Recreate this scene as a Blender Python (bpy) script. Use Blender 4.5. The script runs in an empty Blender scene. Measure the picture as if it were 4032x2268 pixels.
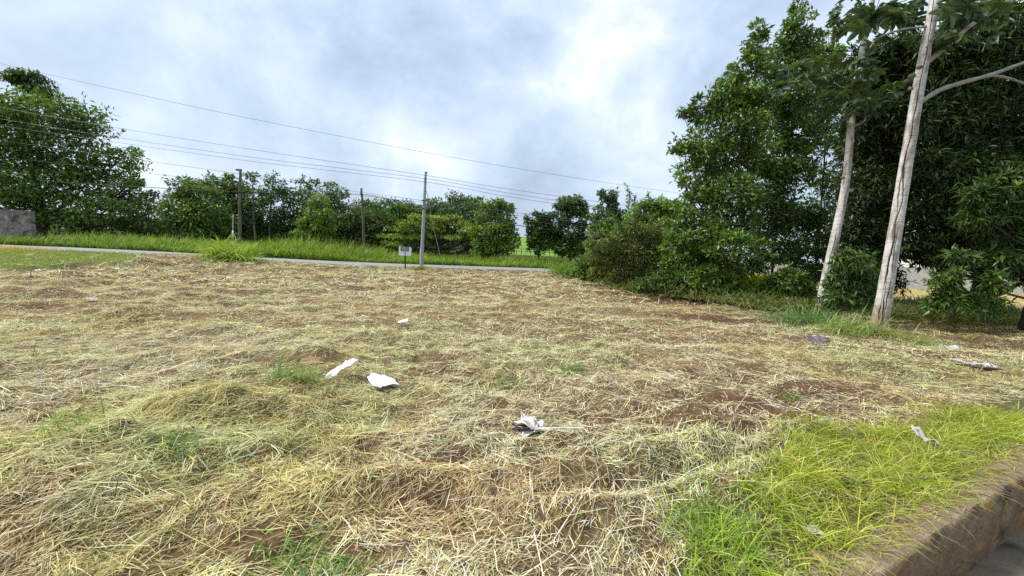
import bpy, bmesh, math, random
import numpy as np
from mathutils import Vector, Matrix, Euler

# ------------------------------------------------------------------ camera
FPX = 1568.0                       # focal length in pixels of the 4032 px wide picture
PITCH = math.atan(149.0 / FPX)     # looking slightly down
ROLL = math.radians(2.5)
CAM = np.array([0.0, 0.0, 1.6])
scene = bpy.context.scene
_F = np.array([0.0, math.cos(PITCH), -math.sin(PITCH)])
_R0 = np.array([1.0, 0.0, 0.0])
_U0 = np.cross(_R0, _F)
_R = _R0 * math.cos(ROLL) + _U0 * math.sin(ROLL)
_U = -_R0 * math.sin(ROLL) + _U0 * math.cos(ROLL)
cam_data = bpy.data.cameras.new('camera')
cam_data.sensor_width = 36.0
cam_data.lens = FPX / 4032.0 * 36.0
cam_data.clip_start = 0.05
cam_data.clip_end = 3000.0
cam = bpy.data.objects.new('camera', cam_data)
scene.collection.objects.link(cam)
m = Matrix.Identity(4)
for i in range(3):
    m[i][0] = _R[i]; m[i][1] = _U[i]; m[i][2] = -_F[i]; m[i][3] = CAM[i]
cam.matrix_world = m
scene.camera = cam

# ------------------------------------------------------------------ sky, sun, exposure
SUN_EL, SUN_AZ = math.radians(48), math.radians(-88)     # azimuth from +Y towards +X
world = bpy.data.worlds.new('World')
scene.world = world
world.use_nodes = True
nt = world.node_tree
nt.nodes.clear()
def N(tree, kind, **kw):
    n = tree.nodes.new(kind)
    for k, v in kw.items():
        setattr(n, k, v)
    return n
def L(tree, a, b):
    tree.links.new(a, b)
def ramp(tree, stops, interp='LINEAR'):
    r = N(tree, 'ShaderNodeValToRGB')
    cr = r.color_ramp
    cr.interpolation = interp
    while len(cr.elements) < len(stops):
        cr.elements.new(0.5)
    for e, (p, c) in zip(cr.elements, stops):
        e.position = p
        e.color = (*c, 1.0) if len(c) == 3 else c
    return r
out = N(nt, 'ShaderNodeOutputWorld')
bg = N(nt, 'ShaderNodeBackground')
bg.inputs['Strength'].default_value = 0.1
sky = N(nt, 'ShaderNodeTexSky')
sky.sky_type = 'NISHITA'
sky.sun_disc = False
sky.sun_elevation = SUN_EL
sky.sun_rotation = SUN_AZ
sky.air_density = 1.2
sky.dust_density = 2.0
tc = N(nt, 'ShaderNodeTexCoord')
mp = N(nt, 'ShaderNodeMapping')
mp.inputs['Location'].default_value = (-13.7002, -19.4, 0.0)
mp.inputs['Rotation'].default_value = (0.3, math.radians(25), 0.0)
mp.inputs['Scale'].default_value = (1.0, 1.0, 1.25)
L(nt, tc.outputs['Generated'], mp.inputs['Vector'])
n1 = N(nt, 'ShaderNodeTexNoise'); n1.inputs['Scale'].default_value = 3.0; n1.inputs['Detail'].default_value = 8.0
n1.inputs['Roughness'].default_value = 0.57; n1.inputs['Distortion'].default_value = 0.2
L(nt, mp.outputs[0], n1.inputs['Vector'])
n2 = N(nt, 'ShaderNodeTexNoise'); n2.inputs['Scale'].default_value = 1.6; n2.inputs['Detail'].default_value = 3.0
L(nt, mp.outputs[0], n2.inputs['Vector'])
mx = N(nt, 'ShaderNodeMix', data_type='FLOAT'); mx.inputs[0].default_value = 0.35
L(nt, n1.outputs['Fac'], mx.inputs[2]); L(nt, n2.outputs['Fac'], mx.inputs[3])
cl = ramp(nt, [(0.36, (1.36, 1.68, 2.18)), (0.44, (1.8, 2.2, 2.78)), (0.51, (2.26, 2.7, 3.36)), (0.57, (2.75, 3.15, 3.7)), (0.66, (4.1, 4.2, 4.3))])
L(nt, mx.outputs[0], cl.inputs[0])
mixc = N(nt, 'ShaderNodeMix', data_type='RGBA'); mixc.inputs[0].default_value = 0.93
L(nt, sky.outputs[0], mixc.inputs[6]); L(nt, cl.outputs[0], mixc.inputs[7])
L(nt, mixc.outputs[2], bg.inputs['Color'])
L(nt, bg.outputs[0], out.inputs['Surface'])

sun_data = bpy.data.lights.new('sun', 'SUN')
sun_data.energy = 1.5
sun_data.angle = math.radians(14)
sun_data.color = (1.0, 0.96, 0.9)
sun = bpy.data.objects.new('sun', sun_data)
scene.collection.objects.link(sun)
sd = Vector((math.sin(SUN_AZ) * math.cos(SUN_EL), math.cos(SUN_AZ) * math.cos(SUN_EL), math.sin(SUN_EL)))
sun.rotation_euler = sd.to_track_quat('Z', 'Y').to_euler()

vs = scene.view_settings
vs.view_transform = 'Standard'
vs.look = 'None'
vs.exposure = 1.6
vs.gamma = 1.0
vs.use_curve_mapping = False
scene.render.film_transparent = False
scene.cycles.max_bounces = 6
scene.cycles.diffuse_bounces = 3
scene.cycles.transmission_bounces = 3
scene.cycles.use_denoising = False

# ------------------------------------------------------------------ helpers
rng = np.random.default_rng(7)
COL = scene.collection

def ray(px, py):
    d = _F * FPX + _R * (px - 2016.0) - _U * (py - 1134.0)
    return d / d[1]
def P(px, py, Y):
    """point of the place that stands Y metres in front of the camera in the direction of a picture point"""
    return CAM + ray(px, py) * Y
def sstep(a, b, x):
    t = np.clip((x - a) / (b - a), 0.0, 1.0)
    return t * t * (3 - 2 * t)

_tab = rng.random((256, 256)).astype(np.float32)
def vnoise(x, y, s, ox=0.0, oy=0.0):
    x = np.asarray(x, dtype=np.float64) / s + ox + 1000.0
    y = np.asarray(y, dtype=np.float64) / s + oy + 1000.0
    xi = np.floor(x).astype(np.int64); yi = np.floor(y).astype(np.int64)
    fx = x - xi; fy = y - yi
    fx = fx * fx * (3 - 2 * fx); fy = fy * fy * (3 - 2 * fy)
    a = _tab[xi & 255, yi & 255]; b = _tab[(xi + 1) & 255, yi & 255]
    c = _tab[xi & 255, (yi + 1) & 255]; d = _tab[(xi + 1) & 255, (yi + 1) & 255]
    return (a * (1 - fx) + b * fx) * (1 - fy) + (c * (1 - fx) + d * fx) * fy
def fbm(x, y, s, octv=3, ox=0.0):
    r = 0.0; w = 1.0; t = 0.0
    for o in range(octv):
        r = r + w * vnoise(x, y, s, ox + 17.3 * o, ox * 0.7 + 5.1 * o)
        t += w; w *= 0.5; s *= 0.5
    return r / t

# drain direction (the photographer stands on the road beside it)
_dd = ray(4032, 1879); _dA = CAM + _dd * ((0.04 - CAM[2]) / _dd[2])
_dd = ray(3463, 2268); _dB = CAM + _dd * ((0.04 - CAM[2]) / _dd[2])
DA = math.atan2(_dA[1] - _dB[1], _dA[0] - _dB[0])
DU = np.array([math.cos(DA), math.sin(DA)])
DV = np.array([-math.sin(DA), math.cos(DA)])
V_FRONT = float(_dA[0] * DV[0] + _dA[1] * DV[1])
V_BACK = V_FRONT + 0.22
def vcoord(x, y):
    return x * DV[0] + y * DV[1]

def Hm(x, y):
    """broad shape of the land"""
    x = np.asarray(x, dtype=np.float64); y = np.asarray(y, dtype=np.float64)
    h = 0.42 * sstep(-10, -34, x) * sstep(12, 30, y)
    h = h + 0.30 * np.exp(-((x + 19.5) / 5.5) ** 2 - ((y - 25) / 3.0) ** 2)
    h = h + 0.30 * np.exp(-((x + 37) / 5.5) ** 2 - ((y - 24.5) / 1.6) ** 2)
    side = sstep(75, 45, x)
    h = h + side * (0.9 * sstep(45, 72, y) + 6.6 * sstep(70, 180, y))
    return h
def G(px, py, dz=0.0):
    d = ray(px, py)
    z = 0.0
    p = CAM
    for _ in range(12):
        t = (z + dz - CAM[2]) / d[2] if d[2] < -1e-4 else 60.0
        t = min(max(t, 0.5), 400.0)
        p = CAM + d * t
        z = float(Hm(p[0], p[1]))
    return p
# mounds and hollows of the cut hay: (px, py, radius across, radius along, height)
_mounds = [(820, 1640, 0.75, 0.30, 0.20), (430, 1800, 0.85, 0.32, 0.17), (120, 1960, 0.6, 0.3, 0.10), (1120, 1560, 0.5, 0.25, 0.10),
           (540, 1180, 0.9, 0.5, 0.20), (540, 1235, 0.8, 0.4, 0.16), (560, 1008, 1.1, 0.5, 0.32), (300, 1070, 1.2, 0.6, 0.14), (120, 1130, 1.0, 0.6, 0.15),
           (1700, 1930, 0.75, 0.14, 0.10), (2150, 1880, 0.6, 0.12, 0.09), (2150, 2060, 0.5, 0.2, 0.10), (1500, 1600, 0.6, 0.2, 0.07),
           (1260, 1412, 0.35, 0.12, 0.10), (3000, 1690, 0.8, 0.15, 0.10), (2700, 1760, 0.6, 0.14, 0.08), (2900, 1840, 0.5, 0.15, 0.08)]
_holes = [(1850, 1845, 0.8, 0.12, 0.11), (1450, 1870, 0.4, 0.10, 0.08), (700, 1720, 0.4, 0.12, 0.08), (2850, 1715, 0.8, 0.12, 0.08),
          (150, 1640, 0.6, 0.16, 0.08), (600, 1890, 0.4, 0.1, 0.06), (2050, 1790, 0.4, 0.09, 0.06)]
_bumps = []
for (a, b, rx, ry, h) in _mounds:
    g = G(a, b); _bumps.append((g[0], g[1], rx, ry, h))
for (a, b, rx, ry, h) in _holes:
    g = G(a, b); _bumps.append((g[0], g[1], rx, ry, -h))
ROAD_A = G(140, 980); ROAD_B = G(2180, 1068)
_rd = (ROAD_B - ROAD_A)[:2]; _rd = _rd / np.linalg.norm(_rd)
_rn = np.array([-_rd[1], _rd[0]])
ROAD_W = 4.0
def rcoord(x, y):
    """distance beyond the near edge of the road"""
    return (x - ROAD_A[0]) * _rn[0] + (y - ROAD_A[1]) * _rn[1]
def poly_px(pts):
    return np.array([G(a, b)[:2] for a, b in pts])
def inside(poly, x, y):
    x = np.asarray(x); y = np.asarray(y)
    r = np.zeros(x.shape, dtype=bool)
    n = len(poly)
    for i in range(n):
        x0, y0 = poly[i]; x1, y1 = poly[(i + 1) % n]
        c = ((y0 > y) != (y1 > y)) & (x < (x1 - x0) * (y - y0) / (y1 - y0 + 1e-12) + x0)
        r ^= c
    return r
LAWN = poly_px([(-900, 975), (140, 976), (350, 990), (570, 1003), (500, 1014), (350, 1026), (150, 1042), (0, 1050), (-900, 1072)])
GREEN = poly_px([(2720, 2420), (2640, 2268), (2680, 2080), (2820, 1985), (2990, 1890), (3070, 1790), (3170, 1705), (3300, 1665), (3480, 1690), (3680, 1620),
                 (4032, 1560), (4500, 1500), (4500, 1700), (4032, 1880), (3463, 2290), (3200, 2480)])
_soil = []
for (a, b, rx, ry, s) in [(2950, 1590, 1.0, 0.45, 0.9), (3250, 1545, 0.9, 0.4, 0.8), (2650, 1640, 0.8, 0.3, 0.7), (1130, 1448, 0.6, 0.16, 0.95), (140, 1600, 0.55, 0.22, 0.8),
                          (1950, 1820, 0.9, 0.14, 0.85), (1450, 1865, 0.5, 0.1, 0.7), (1150, 2120, 0.5, 0.2, 0.6), (2850, 1255, 1.7, 0.5, 0.95), (2600, 1165, 2.2, 0.7, 0.85),
                          (2280, 1105, 2.2, 0.9, 0.6), (2150, 1700, 0.6, 0.2, 0.6), (1750, 1690, 0.5, 0.2, 0.5), (60, 1480, 0.7, 0.25, 0.6), (1330, 1330, 0.9, 0.25, 0.4),
                          (2900, 1740, 0.7, 0.1, 0.8), (3750, 1300, 2.0, 0.8, 0.8), (3650, 1440, 1.0, 0.4, 0.5), (1700, 2040, 0.4, 0.12, 0.5), (700, 1080, 2.5, 0.9, 0.4)]:
    g = G(a, b); _soil.append((g[0], g[1], rx, ry, s))
def soil(x, y):
    s = np.zeros(np.shape(x))
    wx = x + 0.5 * (vnoise(x, y, 0.5, 3) - 0.5); wy = y + 0.25 * (vnoise(x, y, 0.4, 9) - 0.5)
    for (cx, cy, rx, ry, k) in _soil:
        s = np.maximum(s, k * np.exp(-(((wx - cx) / rx) ** 2 + ((wy - cy) / ry) ** 2) ** 1.5))
    s = np.maximum(s, 0.5 * sstep(0.60, 0.76, fbm(x, y, 1.1, 3, 40.0)) * sstep(2.2, 4.5, np.hypot(x, y)))
    return s
_ruts = [poly_px([(1380, 1895), (1700, 1862), (2000, 1822), (2300, 1768), (2620, 1690)]), poly_px([(2380, 1800), (2650, 1745), (2900, 1705), (3150, 1660)]), poly_px([(2150, 2010), (2500, 1925), (2850, 1830), (3050, 1770)])]
def rut_relief(x, y):
    h = np.zeros(np.shape(x))
    for pl in _ruts:
        best = np.full(np.shape(x), 9.0); sg = np.zeros(np.shape(x))
        for i in range(len(pl) - 1):
            a, b = pl[i], pl[i + 1]; d = b - a; q = (d * d).sum()
            t = np.clip(((x - a[0]) * d[0] + (y - a[1]) * d[1]) / q, 0, 1)
            ex = x - a[0] - t * d[0]; ey = y - a[1] - t * d[1]; e = np.hypot(ex, ey)
            m_ = e < best; best = np.where(m_, e, best); sg = np.where(m_, np.sign(d[0] * ey - d[1] * ex), sg)
        best = best * sg + 0.05 * (vnoise(x, y, 0.3, 66.0) - 0.5)
        h = h - 0.085 * np.exp(-(best / 0.07) ** 2) + 0.055 * np.exp(-((best + 0.17) / 0.09) ** 2) + 0.03 * np.exp(-((best - 0.2) / 0.1) ** 2)
    return h
def H(x, y):
    """land with the unevenness of the cut hay"""
    x = np.asarray(x, dtype=np.float64); y = np.asarray(y, dtype=np.float64)
    h = Hm(x, y)
    r = rcoord(x, y)
    v = vcoord(x, y)
    field = sstep(-0.3, -2.0, r) * sstep(V_BACK, V_BACK + 0.7, v)
    field = field * (1.0 - 0.8 * inside(LAWN, x, y))
    d = np.hypot(x, y)
    mic = 0.18 * (fbm(x, y * 1.5, 1.1, 2, 11.0) - 0.5) + 0.12 * (fbm(x, y, 0.32, 3, 23.0) - 0.5) * sstep(0, 3, d)
    mic = mic + 0.07 * (vnoise(x, y, 0.13, 51.0) - 0.5) * sstep(9, 5, d)
    mic = mic + 0.34 * sstep(6, 18, d) * (fbm(x, y * 1.2, 0.75, 2, 31.0) - 0.5)
    mic = mic + rut_relief(x, y)
    for (cx, cy, rx, ry, k) in _bumps:
        mic = mic + 1.25 * k * np.exp(-((x - cx) / rx) ** 2 - ((y - cy) / ry) ** 2)
    return h + field * mic + 0.09 * np.exp(-((r + 1.7) / 0.8) ** 2) * (0.5 + vnoise(x, y, 1.4, 83.0))

def new_mesh(name, verts, faces, mat=None, cols=None, smooth=False, parent=None, loc=None, link=True):
    verts = np.asarray(verts, dtype=np.float32)
    if loc is not None:
        verts = verts - np.asarray(loc, dtype=np.float32)
    me = bpy.data.meshes.new(name)
    fl = faces if isinstance(faces, list) and len(faces) and isinstance(faces[0], np.ndarray) and faces[0].ndim == 2 else [np.asarray(faces)]
    nl = sum(f.size for f in fl); nf = sum(f.shape[0] for f in fl)
    me.vertices.add(len(verts)); me.vertices.foreach_set('co', verts.ravel())
    me.loops.add(nl); me.polygons.add(nf)
    me.loops.foreach_set('vertex_index', np.concatenate([f.ravel() for f in fl]).astype(np.int32))
    tot = np.concatenate([np.full(f.shape[0], f.shape[1], dtype=np.int32) for f in fl])
    st = np.concatenate([[0], np.cumsum(tot)[:-1]]).astype(np.int32)
    me.polygons.foreach_set('loop_start', st)
    me.polygons.foreach_set('use_smooth', np.full(nf, smooth, dtype=bool))
    if cols is not None:
        at = me.attributes.new('Col', 'FLOAT_COLOR', 'POINT')
        c = np.ones((len(verts), 4), dtype=np.float32); c[:, :3] = np.clip(cols, 0.0, 1.0)
        at.data.foreach_set('color', c.ravel())
    me.update(calc_edges=True)
    me.validate()
    if mat is not None:
        me.materials.append(mat)
    ob = bpy.data.objects.new(name, me)
    if link:
        COL.objects.link(ob)
    if parent is not None:
        ob.parent = parent
    elif loc is not None:
        ob.location = loc
    return ob
def tag(o, label=None, cat=None, group=None, kind=None):
    if label: o['label'] = label
    if cat: o['category'] = cat
    if group: o['group'] = group
    if kind: o['kind'] = kind
    return o
def empty(name, loc, label, cat, group=None):
    o = bpy.data.objects.new(name, None)
    o.empty_display_size = 0.2
    COL.objects.link(o)
    o.location = [float(c) for c in loc]
    return tag(o, label, cat, group)

class MB:
    """collects boxes and tubes into one mesh"""
    def __init__(s): s.v = []; s.f4 = []; s.f3 = []; s.n = 0; s.c = []
    def add(s, v, f4=None, f3=None, col=None):
        v = np.asarray(v, dtype=np.float64)
        if f4 is not None and len(f4): s.f4.append(np.asarray(f4) + s.n)
        if f3 is not None and len(f3): s.f3.append(np.asarray(f3) + s.n)
        s.v.append(v); s.n += len(v)
        if col is not None: s.c.append(np.broadcast_to(np.asarray(col, dtype=np.float64), (len(v), 3)))
    def box(s, c, ax, ay, az, col=None):
        c, ax, ay, az = [np.asarray(q, dtype=np.float64) for q in (c, ax, ay, az)]
        v = [c + i * ax + j * ay + k * az for k in (-1, 1) for j in (-1, 1) for i in (-1, 1)]
        s.add(v, [(0, 2, 3, 1), (4, 5, 7, 6), (0, 1, 5, 4), (2, 6, 7, 3), (0, 4, 6, 2), (1, 3, 7, 5)], col=col)
    def tube(s, pts, rad, n=8, cap=True, wob=0.0, seed=0, col=None):
        pts = np.asarray(pts, dtype=np.float64); k = len(pts)
        rad = np.broadcast_to(np.asarray(rad, dtype=np.float64), (k,))
        t = np.gradient(pts, axis=0); t /= np.linalg.norm(t, axis=1)[:, None] + 1e-9
        ref = np.array([0.0, 0.0, 1.0]) if abs(t[0][2]) < 0.9 else np.array([0.0, 1.0, 0.0])
        a = np.cross(t, ref); a /= np.linalg.norm(a, axis=1)[:, None] + 1e-9
        b = np.cross(t, a)
        th = np.linspace(0, 2 * math.pi, n, endpoint=False)
        r = rad[:, None] * np.ones(n)[None]
        if wob:
            rr = np.random.default_rng(seed)
            r = r * (1 + wob * (rr.random((k, n)) - 0.5))
        v = pts[:, None] + r[..., None] * (np.cos(th)[None, :, None] * a[:, None] + np.sin(th)[None, :, None] * b[:, None])
        v = v.reshape(-1, 3)
        i = np.arange(k - 1)[:, None] * n; j = np.arange(n)[None]
        j2 = (j + 1) % n
        f = np.stack([i + j, i + j2, i + n + j2, i + n + j], -1).reshape(-1, 4)
        f3 = []
        if cap:
            v = np.vstack([v, pts[:1], pts[-1:]])
            for q in range(n):
                f3.append((k * n, (q + 1) % n, q)); f3.append((k * n + 1, (k - 1) * n + q, (k - 1) * n + (q + 1) % n))
        s.add(v, f, f3, col)
    def build(s, name, mat, parent=None, loc=None, smooth=False):
        fl = []
        if s.f4: fl.append(np.concatenate(s.f4))
        if s.f3: fl.append(np.concatenate(s.f3))
        return new_mesh(name, np.vstack(s.v), fl, mat, np.vstack(s.c) if s.c else None, smooth, parent, loc)
def curve_pts(pts, n):
    """smooth path through control points (Catmull-Rom)"""
    pts = [np.asarray(p, dtype=np.float64) for p in pts]
    p = [2 * pts[0] - pts[1]] + pts + [2 * pts[-1] - pts[-2]]
    r = []
    seg = len(pts) - 1
    for i in range(n):
        u = i / (n - 1) * seg; k = min(int(u), seg - 1); t = u - k
        a, b, c, d = p[k], p[k + 1], p[k + 2], p[k + 3]
        r.append(0.5 * (2 * b + (c - a) * t + (2 * a - 5 * b + 4 * c - d) * t * t + (3 * b - a - 3 * c + d) * t ** 3))
    return np.array(r)

# ------------------------------------------------------------------ materials
def mat_new(name):
    mt = bpy.data.materials.new(name); mt.use_nodes = True
    t = mt.node_tree; t.nodes.clear()
    return mt, t
def mat_basic(name, c1, c2, scale=8.0, rough=0.85, bump=0.3, detail=6.0, stretch=(1, 1, 1), spots=None, metallic=0.0, spec=0.3, bscale=None):
    mt, t = mat_new(name)
    o = N(t, 'ShaderNodeOutputMaterial'); b = N(t, 'ShaderNodeBsdfPrincipled')
    b.inputs['Roughness'].default_value = rough; b.inputs['Metallic'].default_value = metallic
    b.inputs['Specular IOR Level'].default_value = spec
    tcn = N(t, 'ShaderNodeTexCoord'); mpn = N(t, 'ShaderNodeMapping'); mpn.inputs['Scale'].default_value = stretch
    L(t, tcn.outputs['Object'], mpn.inputs['Vector'])
    nz = N(t, 'ShaderNodeTexNoise'); nz.inputs['Scale'].default_value = scale; nz.inputs['Detail'].default_value = detail; nz.inputs['Roughness'].default_value = 0.65
    L(t, mpn.outputs[0], nz.inputs['Vector'])
    r = ramp(t, [(0.32, c1), (0.68, c2)]); L(t, nz.outputs['Fac'], r.inputs[0])
    colout = r.outputs[0]
    if spots:
        for (sc, c, lo, hi, st) in spots:
            mp2 = N(t, 'ShaderNodeMapping'); mp2.inputs['Scale'].default_value = st; L(t, tcn.outputs['Object'], mp2.inputs['Vector'])
            n3 = N(t, 'ShaderNodeTexNoise'); n3.inputs['Scale'].default_value = sc; n3.inputs['Detail'].default_value = 5.0
            L(t, mp2.outputs[0], n3.inputs['Vector'])
            rr = ramp(t, [(lo, (0, 0, 0)), (hi, (1, 1, 1))]); L(t, n3.outputs['Fac'], rr.inputs[0])
            mm = N(t, 'ShaderNodeMix', data_type='RGBA'); L(t, rr.outputs[0], mm.inputs[0]); L(t, colout, mm.inputs[6]); mm.inputs[7].default_value = (*c, 1)
            colout = mm.outputs[2]
    L(t, colout, b.inputs['Base Color'])
    if bump:
        bp = N(t, 'ShaderNodeBump'); bp.inputs['Strength'].default_value = bump; bp.inputs['Distance'].default_value = 0.02
        nb = N(t, 'ShaderNodeTexNoise'); nb.inputs['Scale'].default_value = bscale or scale * 3; nb.inputs['Detail'].default_value = 5.0
        L(t, mpn.outputs[0], nb.inputs['Vector']); L(t, nb.outputs['Fac'], bp.inputs['Height']); L(t, bp.outputs[0], b.inputs['Normal'])
    L(t, b.outputs[0], o.inputs['Surface'])
    return mt
def mat_leaf(name, transl=0.3, rough=0.5, spec=0.35, tint=(1, 1, 1)):
    mt, t = mat_new(name)
    o = N(t, 'ShaderNodeOutputMaterial'); b = N(t, 'ShaderNodeBsdfPrincipled')
    b.inputs['Roughness'].default_value = rough; b.inputs['Specular IOR Level'].default_value = spec
    at = N(t, 'ShaderNodeAttribute'); at.attribute_name = 'Col'
    L(t, at.outputs['Color'], b.inputs['Base Color'])
    tr = N(t, 'ShaderNodeBsdfTranslucent')
    g = N(t, 'ShaderNodeMix', data_type='RGBA', blend_type='MULTIPLY'); g.inputs[0].default_value = 1.0
    L(t, at.outputs['Color'], g.inputs[6]); g.inputs[7].default_value = (1.5, 1.6, 0.7, 1)
    L(t, g.outputs[2], tr.inputs['Color'])
    mxs = N(t, 'ShaderNodeMixShader'); mxs.inputs[0].default_value = transl
    L(t, b.outputs[0], mxs.inputs[1]); L(t, tr.outputs[0], mxs.inputs[2]); L(t, mxs.outputs[0], o.inputs['Surface'])
    return mt
M_LEAF = mat_leaf('foliage', 0.25, 0.5, 0.35)
M_GLOSS = mat_leaf('glossy_foliage', 0.2, 0.38, 0.5)
M_GRASS = mat_leaf('grass_blades', 0.3, 0.6, 0.25)
M_STRAW = mat_leaf('cut_hay', 0.12, 0.65, 0.25)
M_BARK = mat_basic('dark_bark', (0.035, 0.028, 0.02), (0.09, 0.075, 0.055), 6, 0.95, 0.6, stretch=(3, 3, 0.6))
M_BARKL = mat_basic('light_bark', (0.16, 0.14, 0.11), (0.30, 0.27, 0.22), 6, 0.95, 0.5, stretch=(3, 3, 0.6))
M_CONC = mat_basic('weathered_concrete', (0.16, 0.145, 0.125), (0.27, 0.25, 0.22), 5, 0.95, 0.5,
                   spots=[(1.1, (0.075, 0.055, 0.048), 0.48, 0.64, (1, 1, 1.8)), (2.2, (0.36, 0.34, 0.31), 0.55, 0.7, (1, 1, 1))])
M_ROAD = mat_basic('pale_asphalt', (0.25, 0.25, 0.25), (0.34, 0.34, 0.335), 3, 0.9, 0.2, spots=[(0.6, (0.22, 0.22, 0.22), 0.55, 0.75, (1, 1, 1))])
M_POLEW = mat_basic('old_pole_wood', (0.09, 0.065, 0.05), (0.21, 0.165, 0.135), 4, 0.95, 0.6, stretch=(6, 6, 0.35), spots=[(0.8, (0.24, 0.15, 0.14), 0.55, 0.75, (1, 1, 1))])
M_POLEG = mat_basic('grey_concrete_pole', (0.27, 0.29, 0.29), (0.37, 0.39, 0.39), 4, 0.8, 0.25, stretch=(4, 4, 0.5), spots=[(1.2, (0.20, 0.21, 0.205), 0.58, 0.75, (1, 1, 0.4))])
M_WIRE = mat_basic('cable_black', (0.02, 0.02, 0.022), (0.035, 0.035, 0.038), 3, 0.6, 0.0)
M_WIREG = mat_basic('wire_grey', (0.10, 0.105, 0.12), (0.14, 0.145, 0.16), 3, 0.5, 0.0)
M_WHITE = mat_basic('white_paint', (0.74, 0.74, 0.80), (0.82, 0.82, 0.87), 4, 0.5, 0.05)
M_GREYP = mat_basic('grey_panel', (0.20, 0.21, 0.20), (0.29, 0.30, 0.29), 25, 0.7, 0.1)
M_DARKM = mat_basic('dark_steel', (0.02, 0.022, 0.02), (0.045, 0.048, 0.042), 10, 0.6, 0.1)
M_PLAST = mat_basic('white_plastic', (0.70, 0.70, 0.72), (0.86, 0.86, 0.88), 10, 0.4, 0.35, spec=0.4, spots=[(14, (0.50, 0.44, 0.36), 0.60, 0.72, (1, 1, 1))])
M_BLACKP = mat_basic('black_plastic', (0.012, 0.012, 0.014), (0.03, 0.03, 0.035), 20, 0.4, 0.4, spec=0.5)
M_DRYLEAF = mat_basic('dry_grey_leaf', (0.48, 0.43, 0.40), (0.80, 0.76, 0.73), 16, 0.9, 0.4)
M_PURPLE = mat_basic('grey_purple_leaf', (0.06, 0.05, 0.055), (0.26, 0.22, 0.23), 14, 0.9, 0.4)
M_DARKLEAF = mat_basic('dark_brown_leaf', (0.03, 0.02, 0.018), (0.07, 0.05, 0.045), 16, 0.9, 0.4)
M_GREYLEAF = mat_basic('bleached_leaf', (0.34, 0.32, 0.29), (0.66, 0.63, 0.59), 22, 0.9, 0.4, spots=[(16, (0.10, 0.085, 0.075), 0.50, 0.62, (1, 1, 1))])
M_TANLEAF = mat_basic('tan_leaf', (0.38, 0.22, 0.10), (0.62, 0.42, 0.22), 18, 0.85, 0.4)
M_CLOD = mat_basic('clay_clod', (0.26, 0.15, 0.075), (0.36, 0.23, 0.125), 12, 0.95, 0.6)
M_WALLW = mat_basic('white_render', (0.62, 0.61, 0.57), (0.78, 0.77, 0.73), 3, 0.9, 0.2)
M_ROOF = mat_basic('grey_roof_sheet', (0.33, 0.33, 0.32), (0.47, 0.46, 0.44), 3, 0.7, 0.2)
M_GLASS = mat_basic('dark_glass', (0.02, 0.025, 0.03), (0.04, 0.05, 0.055), 2, 0.15, 0.0, spec=0.6)
M_GALV = mat_basic('galvanised_wire', (0.34, 0.33, 0.30), (0.44, 0.43, 0.40), 5, 0.6, 0.0)

# drain wall: stained, mossy concrete
M_DRAIN = mat_basic('drain_concrete', (0.20, 0.135, 0.075), (0.34, 0.24, 0.14), 5, 0.95, 0.8, bscale=30,
                    spots=[(3.5, (0.42, 0.23, 0.08), 0.50, 0.70, (1, 1, 1.2)), (2.6, (0.05, 0.04, 0.024), 0.52, 0.66, (1, 1, 1.8)), (14.0, (0.16, 0.115, 0.07), 0.56, 0.74, (1, 1, 1.3))])
M_DRAINTOP = mat_basic('drain_top_concrete', (0.19, 0.14, 0.088), (0.32, 0.25, 0.17), 12, 0.98, 0.9, bscale=60,
                       spots=[(7.0, (0.14, 0.095, 0.055), 0.52, 0.66, (1, 1, 1)), (5.0, (0.50, 0.46, 0.38), 0.62, 0.72, (1, 1, 1))])
M_DRAINDK = mat_basic('dark_joint', (0.05, 0.035, 0.02), (0.10, 0.07, 0.04), 9, 0.95, 0.3)
M_FLOOR = mat_basic('drain_floor', (0.13, 0.105, 0.07), (0.24, 0.20, 0.145), 6, 0.7, 0.5,
                    spots=[(3.0, (0.055, 0.05, 0.03), 0.5, 0.66, (1, 1, 1)), (8.0, (0.20, 0.18, 0.09), 0.58, 0.7, (1, 1, 1))])

def mat_ground():
    mt, t = mat_new('soil_and_grass')
    o = N(t, 'ShaderNodeOutputMaterial'); b = N(t, 'ShaderNodeBsdfPrincipled')
    b.inputs['Roughness'].default_value = 0.95; b.inputs['Specular IOR Level'].default_value = 0.1
    at = N(t, 'ShaderNodeAttribute'); at.attribute_name = 'Col'
    tcn = N(t, 'ShaderNodeTexCoord')
    nz = N(t, 'ShaderNodeTexNoise'); nz.inputs['Scale'].default_value = 22; nz.inputs['Detail'].default_value = 8.0; nz.inputs['Roughness'].default_value = 0.7
    L(t, tcn.outputs['Object'], nz.inputs['Vector'])
    r = ramp(t, [(0.3, (0.45, 0.45, 0.45)), (0.7, (1.5, 1.5, 1.5))]); L(t, nz.outputs['Fac'], r.inputs[0])
    mm = N(t, 'ShaderNodeMix', data_type='RGBA', blend_type='MULTIPLY'); mm.inputs[0].default_value = 1.0
    L(t, at.outputs['Color'], mm.inputs[6]); L(t, r.outputs[0], mm.inputs[7]); L(t, mm.outputs[2], b.inputs['Base Color'])
    bp = N(t, 'ShaderNodeBump'); bp.inputs['Strength'].default_value = 0.8; bp.inputs['Distance'].default_value = 0.03
    L(t, nz.outputs['Fac'], bp.inputs['Height']); L(t, bp.outputs[0], b.inputs['Normal'])
    L(t, b.outputs[0], o.inputs['Surface'])
    return mt
M_GROUND = mat_ground()

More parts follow.
